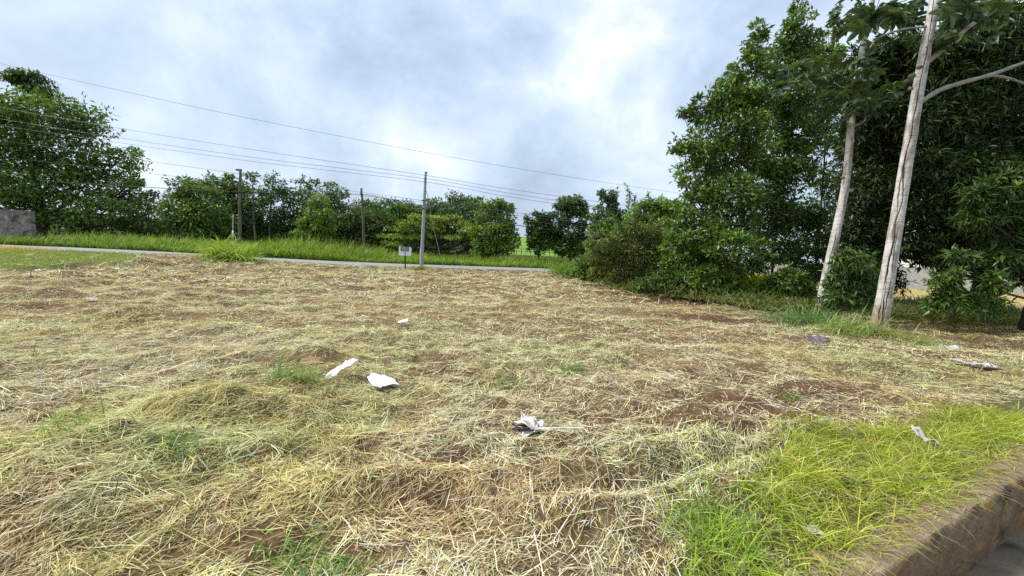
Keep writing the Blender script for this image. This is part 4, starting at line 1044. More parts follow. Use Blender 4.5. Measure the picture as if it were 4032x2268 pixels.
def pale_trunk(path_px, Y, widths, root, b, crack_ang, seed, dirty):
    r = np.random.default_rng(seed)
    ctrl = [P(q[0], q[1], Y) for q in path_px]
    k = 230; n = 110
    pts = curve_pts(ctrl, k)
    wpts = np.interp(np.linspace(0, 1, k), np.linspace(0, 1, len(widths)), widths) * Y / FPX * 0.5
    t = np.gradient(pts, axis=0); t /= np.linalg.norm(t, axis=1)[:, None]
    a = np.cross(t, np.array([0, 1.0, 0])); a /= np.linalg.norm(a, axis=1)[:, None]
    bb = np.cross(a, t)                      # points towards -Y or +Y
    th = np.linspace(-math.pi, math.pi, n, endpoint=False)
    # th = 0 faces the camera
    front = -np.sign((bb * np.array([0, 1.0, 0])).sum(1))[:, None]
    z = pts[:, 2][:, None]
    rad = wpts[:, None] * np.ones(n)[None]
    crk = np.zeros((k, n))
    for (c0, amp, w, z0, z1, dep) in crack_ang:
        ca = c0 + amp * 2 * (fbm(z[:, 0], z[:, 0] * 0, 0.8, 5, c0 * 7 + seed) - 0.5) + 0.10 * (vnoise(z[:, 0], z[:, 0] * 0, 0.07, c0) - 0.5)
        ww = w * (0.4 + 1.3 * vnoise(z[:, 0], z[:, 0] * 0, 0.18, c0 * 3 + 2))
        q = np.exp(-((th[None] - ca[:, None]) / ww[:, None]) ** 2) * sstep(z0 - 0.2, z0 + 0.2, z) * (1 - sstep(z1 - 0.2, z1 + 0.2, z))
        crk = np.maximum(crk, q * dep)
    rad = rad * (1 - 0.16 * crk) * (1 + 0.025 * np.sin(z * 52 + 2 * vnoise(z, th[None] + 0 * z, 0.5, 5)) * 0.5) * (1 + 0.06 * (vnoise(z, th[None] * 0.4 + 0 * z, 0.25, 3) - 0.5))
    v = pts[:, None] + rad[..., None] * (np.sin(th)[None, :, None] * a[:, None] + (np.cos(th)[None, :] * front)[..., None] * bb[:, None])
    base_c = np.array([0.60, 0.57, 0.52])
    c = np.ones((k, n, 3)) * base_c
    lich = sstep(0.52, 0.68, fbm(th[None] * 0.5 + 0 * z, z, 0.5, 3, seed + 2.0))[..., None]
    c = c * (1 - 0.7 * lich) + np.array([0.24, 0.19, 0.14]) * 0.7 * lich
    pale = sstep(0.5, 0.65, fbm(th[None] * 0.5 + 0 * z, z, 0.35, 3, seed + 9.0))[..., None]
    c = c * (1 - 0.5 * pale) + np.array([0.72, 0.70, 0.67]) * 0.5 * pale
    dz = (1 - sstep(b[2] + 0.2, b[2] + dirty, z + 0.35 * (fbm(th[None] * 0.4 + 0 * z, z, 0.4, 2, 4.0) - 0.5)))[..., None]
    c = c * (1 - 0.8 * dz) + np.array([0.26, 0.18, 0.09]) * 0.8 * dz
    ck = np.clip(crk * 1.5, 0, 1)[..., None]
    c = c * (1 - ck) + np.array([0.012, 0.010, 0.008]) * ck
    i = np.arange(k - 1)[:, None] * n; j = np.arange(n)[None]; j2 = (j + 1) % n
    f = np.stack([i + j, i + n + j, i + n + j2, i + j2], -1).reshape(-1, 4)
    new_mesh('trunk', v.reshape(-1, 3), f, M_PALE, c.reshape(-1, 3), True, root, b)
def palmate(seed):
    """hand shaped leaf with seven to nine drooping lobes and its stalk, about 1 m across before scaling"""
    r = np.random.default_rng(seed)
    nl = 8
    V = [(0, 0, 0)]; Fq = []
    th0 = -2.55; th1 = 2.55
    ring = []
    for k in range(nl):
        a = th0 + (th1 - th0) * k / (nl - 1)
        ln = 0.5 * (0.72 + 0.28 * math.cos(a * 0.55)) * (0.92 + 0.16 * r.random())
        dr = 0.10 + 0.22 * r.random()
        for (u, w) in ((0.42, 0), (0.72, -0.20), (0.90, -0.13), (1.0, 0), (0.90, 0.13), (0.72, 0.20)):
            if (u, w) == (0.42, 0):
                am = a - (th1 - th0) / (nl - 1) * 0.5
                rr = ln * 0.52; x, y = rr * math.cos(am), rr * math.sin(am)
                V.append((x, y, 0.03)); ring.append(len(V) - 1); continue
            x = ln * (u * math.cos(a) - w * math.sin(a)); y = ln * (u * math.sin(a) + w * math.cos(a))
            z = -dr * u * u * ln * 2 + 0.03 * (abs(w) > 0.05)
            V.append((x, y, z)); ring.append(len(V) - 1)
    V = np.array(V)
    f3 = [(0, ring[i], ring[i + 1]) for i in range(len(ring) - 1)]
    mb = MB()
    cs = np.array([0.10, 0.17, 0.05])
    mb.add(V, None, f3, col=(0.075, 0.125, 0.035))
    mb.tube([(0, 0, -0.005), (-0.25, 0, 0.02), (-0.5, 0, -0.03)], [0.012, 0.012, 0.015], 5, False, col=(0.2, 0.24, 0.1))
    return mb
def leaf_mesh(seed, col):
    mb = palmate(seed)
    n0 = len(mb.c[0])
    mb.c[0] = np.broadcast_to(np.array(col), (n0, 3))
    o = mb.build('leaf', M_LEAF); me = o.data
    bpy.data.objects.remove(o)
    return me
LEAFS = [leaf_mesh(1, (0.050, 0.085, 0.040)), leaf_mesh(2, (0.075, 0.115, 0.05)), leaf_mesh(3, (0.040, 0.075, 0.038)), leaf_mesh(4, (0.10, 0.14, 0.055)), leaf_mesh(5, (0.30, 0.25, 0.03))]
def put_leaves(root, b, spots, Y, seed, size):
    r = np.random.default_rng(seed)
    for (px, py, sx, sy, n, yel) in spots:
        for _ in range(n):
            p = P(px + sx * r.standard_normal(), py + sy * r.standard_normal(), Y + 0.7 * r.standard_normal())
            me = LEAFS[4] if yel else LEAFS[r.integers(0, 4)]
            o = bpy.data.objects.new('leaf', me); COL.objects.link(o); o.parent = root
            o.location = p - b
            o.rotation_euler = (math.radians(20 + 28 * r.standard_normal()), math.radians(22 * r.standard_normal()), r.random() * 6.28)
            s = size * (0.7 + 0.55 * r.random()); o.scale = (s, s, s)
def pale_tree(label, path, Y, widths, cracks, branches, spots, seed, size, dirty, knots):
    b = np.array(P(path[0][0], path[0][1], Y)); b[2] = float(Hm(b[0], b[1]))
    root = empty('pale_trunk_tree', b, label, 'tree', 'pale trunked trees at the field edge')
    pale_trunk(path, Y, widths, root, b, cracks, seed, dirty)
    for (st, r0, r1) in branches:
        mb = MB(); pts = curve_pts([P(q[0], q[1], Y + (q[2] if len(q) > 2 else 0)) for q in st], 26)
        rr = np.linspace(r0, r1, 26) * (1 + 0.10 * np.random.default_rng(seed).standard_normal(26)); rr[0] *= 1.35
        mb.tube(pts, rr, 12, True, 0.06, seed, col=(0.42, 0.39, 0.33)); mb.build('branch', M_PALE, root, b, True)
    for (px, py, dY, rr) in knots:
        mb = MB(); p = P(px, py, Y + dY)
        bm = bmesh.new(); bmesh.ops.create_icosphere(bm, subdivisions=3, radius=rr)
        vv = np.array([v.co[:] for v in bm.verts]); ff = np.array([[v.index for v in f.verts] for f in bm.faces]); bm.free()
        vv = vv * (1 + 0.25 * (vnoise(vv[:, 0] + vv[:, 2], vv[:, 1], rr * 0.5, 2) - 0.5))[:, None] * np.array([1, 1, 0.8])
        mb.add(vv + p, None, ff, col=(0.22, 0.18, 0.14)); mb.build('knot', M_PALE, root, b, True)
    put_leaves(root, b, spots, Y, seed, size)
    return root
pale_tree('front pale trunk with dark vertical crack, standing nearest on the right',
          [(3452, 1315), (3470, 1240), (3500, 1060), (3538, 830), (3575, 600), (3608, 400), (3640, 220), (3672, 50), (3700, -130), (3720, -350)], 9.9,
          [70, 54, 46, 42, 39, 36, 34, 31, 27, 22],
          [(0.70, 0.55, 0.055, -1, 12, 1.0), (1.05, 0.5, 0.045, 0.2, 4.4, 1.0), (0.35, 0.5, 0.04, 0.0, 2.4, 0.95)],
          [([(3618, 405), (3700, 355), (3790, 325), (3900, 295), (3990, 262), (4120, 215, -0.4)], 0.055, 0.034), ([(3895, 297), (3960, 305), (4040, 332), (4130, 370, -0.3)], 0.028, 0.02),
           ([(3642, 250), (3700, 205), (3760, 150), (3850, 80), (3960, 10), (4060, -80)], 0.065, 0.04), ([(3645, 105), (3560, 115), (3490, 135), (3445, 160), (3425, 190)], 0.022, 0.012)],
          [(3530, 40, 60, 35, 13, False), (3600, 70, 20, 30, 4, False), (3440, 60, 40, 30, 7, False), (3760, 40, 70, 35, 13, False), (3900, 50, 80, 40, 12, False), (3720, 130, 40, 30, 5, False), (3850, 110, 60, 30, 7, False), (3420, 150, 40, 20, 4, False)],
          81, 0.62, 1.0, [(3590, 300, -0.20, 0.075), (3570, 320, -0.12, 0.06), (3585, 350, -0.19, 0.055), (3620, 265, -0.17, 0.06)])
pale_tree('rear slimmer pale trunk rising out of the long grass tuft',
          [(3226, 1245), (3250, 1110), (3282, 960), (3310, 830), (3330, 720), (3342, 600), (3352, 480), (3368, 350), (3395, 200), (3425, 60), (3450, -80)], 13.0,
          [38, 33, 30, 28, 26, 24, 23, 21, 18, 16, 14],
          [(0.5, 0.6, 0.05, -1, 2.6, 0.85)],
          [([(3345, 500), (3375, 490), (3400, 478), (3412, 455)], 0.05, 0.02), ([(3322, 758), (3345, 750), (3354, 752)], 0.06, 0.05), ([(3372, 340), (3320, 345), (3285, 325)], 0.03, 0.015), ([(3400, 170), (3410, 140), (3440, 120)], 0.03, 0.02)],
          [(3230, 240, 60, 30, 7, False), (3150, 290, 50, 35, 8, False), (3300, 280, 60, 45, 10, False), (3400, 330, 60, 45, 9, False), (3250, 390, 80, 40, 10, False), (3480, 360, 60, 40, 8, False), (3330, 440, 70, 35, 8, False), (3400, 60, 45, 40, 7, False), (3350, 110, 40, 25, 4, False),
           (3385, 105, 5, 4, 1, True), (3360, 370, 28, 45, 11, False), (3385, 290, 22, 30, 5, False), (3450, 415, 40, 25, 6, False), (3120, 330, 30, 20, 4, False)],
          82, 0.62, 0.6, [(3318, 700, -0.18, 0.06), (3320, 590, -0.16, 0.05)])

# long grass tuft round the trunks
def tuft(name, label, px, py, n, spread, h, w, pal, wts, seed, group=None, lean=1.0, flop=None):
    r = np.random.default_rng(seed)
    b = G(px, py)
    base = np.stack([b[0] + spread[0] * r.standard_normal(n), b[1] + spread[1] * r.standard_normal(n)], -1)
    z = H(base[:, 0], base[:, 1]) - 0.01
    p0 = 0.75 + 0.7 * r.random(n); p1 = p0 - lean * (0.6 + 1.6 * r.random(n))
    az = r.random(n) * 6.28
    if flop is not None:
        k = r.random(n) < 0.6; az = np.where(k, flop + 0.6 * r.standard_normal(n), az)
    v, f, c = ribbons(np.column_stack([base, z]), az, p0, p1, h[0] + (h[1] - h[0]) * r.random(n), w[0] + (w[1] - w[0]) * r.random(n), 5, pick(pal, wts, n, r), roll=0.3 * r.standard_normal(n), tipw=0.08)
    o = new_mesh(name, v, f, M_GRASS, c, False, None, b)
    return tag(o, label, 'grass', group)
TG = [(0.10, 0.19, 0.07), (0.15, 0.25, 0.09), (0.08, 0.15, 0.05), (0.24, 0.33, 0.10)]
tuft('grass_clump', 'long blue green grass clump round the foot of the rear pale trunk', 3200, 1275, 900, (0.55, 0.3), (0.4, 1.1), (0.008, 0.018), TG, [2, 2, 1, 0.7], 91, lean=1.1)
tuft('grass_clump', 'flattened yellow green grass clump left of the front pale trunk', 3350, 1315, 520, (0.42, 0.16), (0.3, 0.8), (0.007, 0.015), [(0.24, 0.33, 0.08), (0.33, 0.38, 0.11), (0.14, 0.22, 0.07), (0.45, 0.40, 0.18)], [2, 2, 1, 1], 92, lean=1.4, flop=0.2)
tuft('grass_clump', 'small grass clump at the right foot of the front pale trunk', 3500, 1330, 260, (0.22, 0.10), (0.2, 0.65), (0.006, 0.014), [(0.28, 0.33, 0.09), (0.40, 0.33, 0.14), (0.14, 0.22, 0.06)], [2, 1.5, 1], 93, lean=1.3)
tuft('grass_clump', 'loose trailing grass clump right of the front pale trunk', 3620, 1345, 300, (0.35, 0.12), (0.25, 0.6), (0.006, 0.013), [(0.24, 0.31, 0.08), (0.34, 0.38, 0.12)], [1, 1], 94, lean=1.6, flop=-0.2)
tuft('grass_clump', 'yellow tipped tall grass clump at the foot of the leftmost wooden pole', 900, 1012, 520, (0.7, 0.5), (0.8, 2.2), (0.03, 0.06), [(0.26, 0.36, 0.05), (0.34, 0.41, 0.07), (0.18, 0.28, 0.04)], [2, 2, 1], 95, lean=1.1)
tuft('grass_clump', 'tall grass clump just right of the leftmost wooden pole', 975, 1012, 320, (0.5, 0.4), (0.8, 1.6), (0.03, 0.055), [(0.26, 0.37, 0.05), (0.20, 0.31, 0.045)], [2, 1], 96, lean=0.8)
tuft('grass_clump', 'low grass clump round the base of the grey pole', 1660, 1056, 260, (0.35, 0.25), (0.2, 0.5), (0.02, 0.04), [(0.24, 0.30, 0.07), (0.36, 0.33, 0.12)], [1, 1], 97)
FT = 'green tufts in the hay'
for (px, py, n, sp, h, w, lb, sd) in [(1170, 1545, 240, (0.16, 0.10), (0.12, 0.4), (0.004, 0.009), 'dark green grass tuft left below the two white plastic scraps', 201),
                                      (2240, 1465, 110, (0.13, 0.07), (0.10, 0.3), (0.004, 0.010), 'bright green grass tuft in the middle of the field', 202),
                                      (2000, 1500, 90, (0.10, 0.05), (0.10, 0.25), (0.004, 0.009), 'small dark grass tuft just left of the bright middle tuft', 203),
                                      (2090, 1370, 150, (0.13, 0.08), (0.06, 0.2), (0.005, 0.010), 'thin faint green patch beyond the bright middle tuft', 204),
                                      (1160, 2170, 150, (0.09, 0.06), (0.06, 0.2), (0.003, 0.007), 'fresh green tuft near the bottom edge, left of centre', 205),
                                      (1290, 2255, 200, (0.10, 0.05), (0.05, 0.16), (0.003, 0.007), 'fresh green tuft cut by the bottom edge', 206),
                                      (2760, 2080, 110, (0.14, 0.12), (0.15, 0.40), (0.004, 0.008), 'long dark green tuft at the left end of the bright grass', 207),
                                      (300, 1760, 110, (0.20, 0.10), (0.12, 0.4), (0.004, 0.009), 'flattened green tuft in the hay heap at left', 208),
                                      (730, 1830, 80, (0.08, 0.05), (0.08, 0.25), (0.004, 0.009), 'green tuft in the hollow of the big hay heap', 209),
                                      (3110, 1560, 60, (0.05, 0.04), (0.06, 0.2), (0.003, 0.007), 'small green tuft at the edge of the bare soil', 210)]:
    tuft('grass_tuft', lb, px, py, n, sp, h, w, [(0.12, 0.23, 0.05), (0.20, 0.31, 0.06), (0.28, 0.37, 0.08)], [2, 2, 1], sd, FT, lean=1.2)

# ------------------------------------------------------------------ block wall at the left
def block_wall():
    Y = 30.0
    while rcoord(*P(137, 962, Y)[:2]) < ROAD_W + 0.6: Y += 0.1
    e = P(137, 962, Y); e[2] = float(Hm(e[0], e[1])) - 0.1
    top = P(130, 832, Y)[2]
    h = top - e[2]
    root = empty('block_wall', e, 'grey stained concrete block wall at the left picture edge', 'wall')
    d = np.array([-1.0, 0.03, 0.0]); nrm = np.array([0.03, 1.0, 0.0])
    mb = MB(); mb.box(e + d * 5.2 + np.array([0, 0, h * 0.5 - 0.03]), d * 5.0, nrm * 0.08, (0, 0, h * 0.5 - 0.03)); mb.build('panel', M_CONC, root, e)
    mb = MB(); mb.box(e + d * 0.11 + np.array([0, 0, h * 0.5]), d * 0.11, nrm * 0.13, (0, 0, h * 0.5)); mb.build('end_post', M_CONC, root, e)
    mb = MB(); mb.box(e + d * 5.3 + np.array([0, 0, h - 0.02]), d * 5.05, nrm * 0.11, (0, 0, 0.045)); mb.build('coping', M_CONC, root, e)
    mb = MB(); mb.box(e + d * 2.85 + np.array([0, 0, h * 0.5]), d * 0.11, nrm * 0.12, (0, 0, h * 0.5 - 0.01)); mb.build('post', M_CONC, root, e)
block_wall()

# ------------------------------------------------------------------ poles, wires
def pole(name, label, top_px, bot_px, Y, w0, w1, mat, extra=None, n=14):
    t = P(top_px[0], top_px[1], Y); b = P(bot_px[0], bot_px[1], Y)
    d = (t - b) / np.linalg.norm(t - b)
    g = float(Hm(b[0], b[1])); b = b + d * ((g - 0.3 - b[2]) / d[2])
    root = empty(name, np.array([b[0], b[1], g]), label, 'pole', 'poles carrying the wires')
    loc = np.array(root.location)
    mb = MB(); k = 16
    pts = b + (t - b) * np.linspace(0, 1, k)[:, None]
    if mat is M_POLEW:
        rr = np.random.default_rng(int(top_px[0])); pts[1:-1] += rr.standard_normal((k - 2, 3)) * np.array([0.02, 0.02, 0])
    mb.tube(pts, np.linspace(w0, w1, k) * 0.5 * Y / FPX, n, True, 0.05 if mat is M_POLEW else 0.0, 3); mb.build('shaft', mat, root, loc, True)
    return root, loc, pts
r1, l1, p1_ = pole('utility_pole', 'leftmost dark wooden pole with a short stub at its top', (946, 668), (942, 1010), 38.5, 13, 9, M_POLEW)
mb = MB(); a = P(947, 668, 38.5); c_ = P(934, 668, 38.5); mb.box((a + c_) / 2 + np.array([0, 0, -0.03]), (0.24, 0, 0.0), (0, 0.09, 0), (0, 0, 0.08)); mb.build('stub', M_POLEW, r1, l1)
mb = MB(); q = P(943, 756, 38.4); mb.box(q, (0.14, 0, 0), (0, 0.16, 0), (0, 0, 0.03)); mb.build('clamp', M_DARKM, r1, l1)
r2, l2, p2_ = pole('utility_pole', 'middle wooden pole leaning left beyond the road, without crossarm', (1423, 741), (1437, 1018), 44.0, 11, 8, M_POLEW)
mb = MB(); q = P(1424, 765, 43.9); mb.box(q, (0.13, 0, 0), (0, 0.15, 0), (0, 0, 0.05)); mb.build('clamp', M_DARKM, r2, l2)
r3, l3, p3_ = pole('utility_pole', 'tall grey concrete pole leaning right beside the white sign', (1676, 680), (1659, 1053), 30.8, 15, 9.5, M_POLEG, n=20)
mb = MB(); q = P(1669, 790, 30.8); mb.tube([q + np.array([0, 0, -0.03]), q + np.array([0, 0, 0.03])], [0.13, 0.13], 16); mb.build('clamp_band', M_DARKM, r3, l3)
mb = MB(); q = P(1669, 790, 30.65); mb.box(q, (0.19, 0, -0.01), (0, 0.03, 0), (0, 0, 0.03)); mb.build('bracket', M_DARKM, r3, l3)
mb = MB(); q = P(1655.5, 990, 30.62); mb.box(q, (0.035, 0, 0.0), (0, 0.012, 0), (0.006, 0, 0.20)); mb.build('white_plate', M_WHITE, r3, l3)
mb = MB(); q = P(1677, 679, 30.8); mb.tube([q + np.array([0, 0, -0.06]), q + np.array([0, 0, 0.02])], [0.105, 0.105], 16); mb.build('cap', M_DARKM, r3, l3)
for k, py in enumerate((690, 703, 716)):
    mb = MB(); q = P(1675 - k * 0.8, py, 30.62); mb.tube([q + np.array([-0.10, 0, 0]), q + np.array([-0.03, 0, 0.02]), q + np.array([0.03, 0, 0.02]), q + np.array([0.10, 0, 0])], [0.02, 0.045, 0.045, 0.02], 10); mb.build('insulator', M_GREYP, r3, l3, True)

def wire(label, pts, rad, mat, name='overhead_wire', cat='wire', group='overhead wires'):
    pts = [P(*q) for q in pts]
    mb = MB(); mb.tube(curve_pts(pts, 60), rad, 6, True)
    o = mb.build(name, mat, None, pts[0], True)
    return tag(o, label, cat, group)
wire('highest overhead wire, crossing the sky well above all poles', [(-500, 140, 34), (0, 250, 34.5), (500, 362, 35), (1002, 470, 36), (1675, 600, 38), (2200, 690, 41), (2683, 762, 45), (3300, 850, 50)], 0.013, M_WIREG)
wire('top wire of the three fixed near the grey pole top', [(-500, 335, 33), (0, 423, 32.5), (397, 493, 32), (1000, 590, 31), (1672, 690, 30.6), (2000, 744, 31), (2465, 809, 32), (3000, 880, 34)], 0.013, M_WIREG)
wire('middle wire of the three fixed near the grey pole top', [(-500, 388, 33), (0, 468, 32.5), (385, 530, 32), (1000, 620, 31), (1671, 703, 30.6), (2000, 760, 31), (2358, 813, 32), (3000, 900, 34)], 0.013, M_WIREG)
wire('lowest wire of the three fixed near the grey pole top', [(-500, 422, 33), (0, 495, 32.5), (484, 564, 32), (1000, 636, 31), (1670, 716, 30.6), (2000, 774, 31), (2350, 826, 32), (3000, 915, 34)], 0.013, M_WIREG)
wire('wire running from the leftmost pole to the steel band of the grey pole', [(-500, 490, 39), (0, 553, 39), (553, 630, 39), (944, 685, 38.4), (1420, 757, 43.5), (1540, 772, 37), (1666, 790, 30.6), (2030, 838, 33), (2340, 872, 35), (3000, 935, 38)], 0.018, M_WIREG)
wire('thin wire just below the steel band wire', [(-500, 560, 39), (0, 617, 39), (540, 678, 39), (943, 722, 38.4), (1424, 772, 43.5), (1540, 784, 37), (1665, 797, 30.6), (2030, 848, 33), (2340, 880, 35), (3000, 940, 38)], 0.013, M_WIREG)
wire('thin faint wire above the thick black cable', [(1425, 778, 43.8), (1540, 792, 37), (1664, 808, 30.6), (2000, 860, 33), (2340, 897, 35), (3000, 950, 38)], 0.012, M_WIREG)
wire('thick black telephone cable strung low across all three poles', [(-500, 672, 39), (0, 703, 39), (500, 733, 39), (943, 756, 38.3), (1200, 763, 41), (1424, 765, 43.8), (1540, 785, 37), (1663, 819, 30.6), (1830, 850, 31.5), (2043, 888, 33), (2307, 918, 35), (3000, 970, 38)], 0.032, M_WIRE, 'telephone_cable', 'cable')
wire('slack black cable between the middle and the grey pole', [(1424, 769, 43.8), (1480, 776, 41), (1530, 790, 37), (1600, 806, 33), (1663, 821, 30.6)], 0.022, M_WIRE, 'telephone_cable', 'cable')
wire('guy wire slanting from the grey pole down to the verge', [(1679, 752, 30.8), (1690, 800, 31.2), (1706, 890, 32), (1728, 985, 33), (1746, 1052, 33.8)], 0.022, M_GALV, 'guy_wire', 'wire', 'stays of the poles')
# marker post by the leftmost pole
def marker():
    b = P(917, 985, 38.0); b[2] = float(Hm(b[0], b[1]))
    root = empty('marker_post', b, 'thin marker post with white sleeve left of the leftmost wooden pole', 'post')
    mb = MB(); mb.tube([b, P(917, 960, 38.0), P(918, 845, 38.0)], [0.04, 0.035, 0.03], 8); mb.build('rod', M_GALV, root, b, True)
    mb = MB(); mb.tube([P(917, 940, 38.0), P(917, 908, 38.0)], [0.07, 0.07], 10); mb.build('white_sleeve', M_WHITE, root, b, True)
marker()

# ------------------------------------------------------------------ white sign
def sign():
    Y = 29.2
    s = Y / FPX
    b = P(1596, 1064, Y); b[2] = float(Hm(b[0], b[1]))
    root = empty('sign_board', b, 'white notice board with grey panel on a black post in front of the road', 'sign')
    cx = P(1595, 989, Y)
    w, h = 24.5 * s, 17.5 * s
    bm = bmesh.new(); bmesh.ops.create_cube(bm, size=1.0)
    for v in bm.verts: v.co = Vector((v.co.x * 2 * w, v.co.y * 0.03, v.co.z * 2 * h))
    bmesh.ops.bevel(bm, geom=[e for e in bm.edges if abs((e.verts[0].co - e.verts[1].co).y) > 0.02], offset=0.05, segments=4, affect='EDGES')
    me = bpy.data.meshes.new('board'); bm.to_mesh(me); bm.free(); me.materials.append(M_WHITE)
    o = bpy.data.objects.new('board', me); COL.objects.link(o); o.parent = root; o.location = cx - b; o.rotation_euler = (0, math.radians(1.2), 0)
    pc = cx + np.array([-0.02, -0.022, h * 0.50])
    mb = MB(); mb.box(pc, (0.28, 0, 0), (0, 0.004, 0), (0, 0, 0.145)); pn = mb.build('grey_panel', M_GREYP, root, b)
    for (dx_, dz_, ax, az) in ((-0.285, 0, 0.014, 0.16), (0.285, 0, 0.014, 0.16), (0, -0.152, 0.297, 0.013), (0, 0.152, 0.297, 0.010)):
        mb = MB(); mb.box(pc + np.array([dx_, -0.006, dz_]), (ax, 0, 0), (0, 0.007, 0), (0, 0, az)); mb.build('frame_bar', M_DARKM if dz_ <= 0 else M_GREYP, root, b)
    # faint pale printed lines below the panel
    for (dx_, dz_, ax, az) in ((-0.17, -0.10, 0.07, 0.006), (-0.20, -0.15, 0.05, 0.005), (0.16, -0.08, 0.07, 0.006), (0.17, -0.15, 0.06, 0.005), (0.22, -0.12, 0.006, 0.04), (-0.10, -0.13, 0.006, 0.04)):
        mb = MB(); mb.box(cx + np.array([dx_ - 0.01, -0.018, dz_]), (ax, 0, 0), (0, 0.002, 0), (0, 0, az)); mb.build('printed_line', M_LINE, root, b)
    mb = MB(); t = cx + np.array([-0.005, -0.045, h * 0.95]); bt = cx + np.array([0.02, -0.045, -h - 0.03])
    mb.tube([bt, t], [0.028, 0.022], 8); mb.build('upper_post', M_GREYP, root, b, True)
    mb = MB(); mb.box((bt + b + np.array([0, -0.04, -0.2])) / 2 + np.array([0, 0.02, 0]), (0.042, 0, 0), (0, 0.035, 0), (bt - (b + np.array([0, -0.04, -0.2]))) / 2); mb.build('post', M_DARKM, root, b)
M_LINE = mat_basic('pale_grey_print', (0.55, 0.55, 0.62), (0.62, 0.62, 0.70), 6, 0.6, 0.0)
sign()

# ------------------------------------------------------------------ hill fence, palm, house and wall behind the trees
def fence():
    Y = 72.0
    x0, x1 = P(1960, 990, Y)[0], P(2560, 990, Y)[0]
    zb = float(Hm(0, Y))
    root = empty('field_fence', (x0, Y, zb), 'dark post and rail fence at the foot of the green hill', 'fence')
    b = np.array(root.location)
    zt = P(2070, 981, Y)[2]
    x = x0
    me = None
    while x < x1:
        if me is None:
            mb = MB(); mb.tube([(0, 0, -0.3), (0, 0, zt - zb + 0.05)], [0.055, 0.05], 8); o = mb.build('post', M_BARK, root); me = o.data
        else:
            o = bpy.data.objects.new('post', me); COL.objects.link(o); o.parent = root
        o.location = (x - x0, 0, 0); x += 0.85
    for dz in (0.0, -0.45):
        mb = MB(); mb.box(((x0 + x1) / 2, Y - 0.06, zt + dz), ((x1 - x0) / 2, 0, 0), (0, 0.02, 0), (0, 0, 0.035)); mb.build('rail', M_BARK, root, b)
fence()
def palm():
    Y = 175.0
    b = P(2075, 936, Y); b[2] = float(Hm(b[0], b[1]))
    root = empty('palm_tree', b, 'far small palm on the crest of the green hill', 'tree')
    top = P(2075, 931, Y)
    mb = MB(); mb.tube([b, top], [0.35, 0.25], 8); mb.build('trunk', M_BARK, root, b, True)
    r = np.random.default_rng(3); n = 26
    p0 = 0.35 + 1.0 * r.random(n)
    v, f, c = ribbons(np.repeat(top[None], n, 0), r.random(n) * 6.28, p0, p0 - 0.9, 1.3 + 0.8 * r.random(n), np.full(n, 0.22), 4, pick([(0.06, 0.12, 0.06), (0.09, 0.16, 0.08)], [1, 1], n, r), tipw=0.1)
    new_mesh('crown', v, f, M_LEAF, c, False, root, b)
palm()
def house_and_wall():
    Y = 34.0
    a = P(2880, 1060, Y); c = P(4250, 1115, Y)
    root = empty('perimeter_wall', (a[0], Y, 0), 'white rendered perimeter wall glimpsed through the trees at right', 'wall')
    b = np.array(root.location)
    h = 1.55
    L_ = c[0] - a[0]
    mb = MB(); mb.box((a[0] + L_ / 2, Y, h / 2 - 0.1), (L_ / 2, 0, 0), (0, 0.09, 0), (0, 0, h / 2 + 0.1)); mb.build('panel', M_WALLW, root, b)
    mb = MB(); mb.box((a[0] + L_ / 2, Y, h + 0.04), (L_ / 2 + 0.05, 0, 0), (0, 0.14, 0), (0, 0, 0.04)); mb.build('coping', M_WALLW, root, b)
    x = a[0] + 0.15
    while x < c[0]:
        mb = MB(); mb.box((x, Y, h / 2), (0.16, 0, 0), (0, 0.13, 0), (0, 0, h / 2 + 0.03)); mb.build('pillar', M_WALLW, root, b); x += 3.6
    Y = 52.0
    p = P(3700, 1060, Y)
    root = empty('house', (p[0], Y, 0), 'pale low house behind the white perimeter wall', 'house')
    b = np.array(root.location)
    cx = p[0]; w, d, hh = 6.5, 4.0, 2.6
    mb = MB(); mb.box((cx, Y, hh / 2 - 0.1), (w, 0, 0), (0, d, 0), (0, 0, hh / 2 + 0.1)); mb.build('wall', M_WALLW, root, b)
    mb = MB()
    v = [(cx - w - 0.5, Y - d - 0.6, hh), (cx + w + 0.5, Y - d - 0.6, hh), (cx + w + 0.5, Y, hh + 1.3), (cx - w - 0.5, Y, hh + 1.3), (cx - w - 0.5, Y + d + 0.6, hh), (cx + w + 0.5, Y + d + 0.6, hh)]
    v2 = [(q[0], q[1], q[2] + 0.12) for q in v]
    mb.add(v + v2, [(0, 3, 2, 1), (3, 4, 5, 2), (6, 7, 8, 9), (9, 8, 11, 10), (0, 1, 7, 6), (4, 10, 11, 5), (0, 6, 9, 3), (3, 9, 10, 4), (1, 2, 8, 7), (2, 5, 11, 8)]); mb.build('roof', M_ROOF, root, b)
    for dx_ in (-4.2, -1.6, 3.6):
        f_ = MB(); f_.box((cx + dx_, Y - d - 0.03, 1.45), (0.75, 0, 0), (0, 0.05, 0), (0, 0, 0.6)); o = f_.build('window', M_WALLW, root, b)
        g = MB(); g.box((cx + dx_, Y - d - 0.085, 1.45), (0.66, 0, 0), (0, 0.01, 0), (0, 0, 0.51)); gg = g.build('pane', M_GLASS, None, b); gg.parent = o; gg.location = (0, 0, 0)
    g = MB(); g.box((cx + 1.2, Y - d - 0.04, 1.0), (0.5, 0, 0), (0, 0.05, 0), (0, 0, 1.0)); g.build('door', M_POLEW, root, b)
house_and_wall()

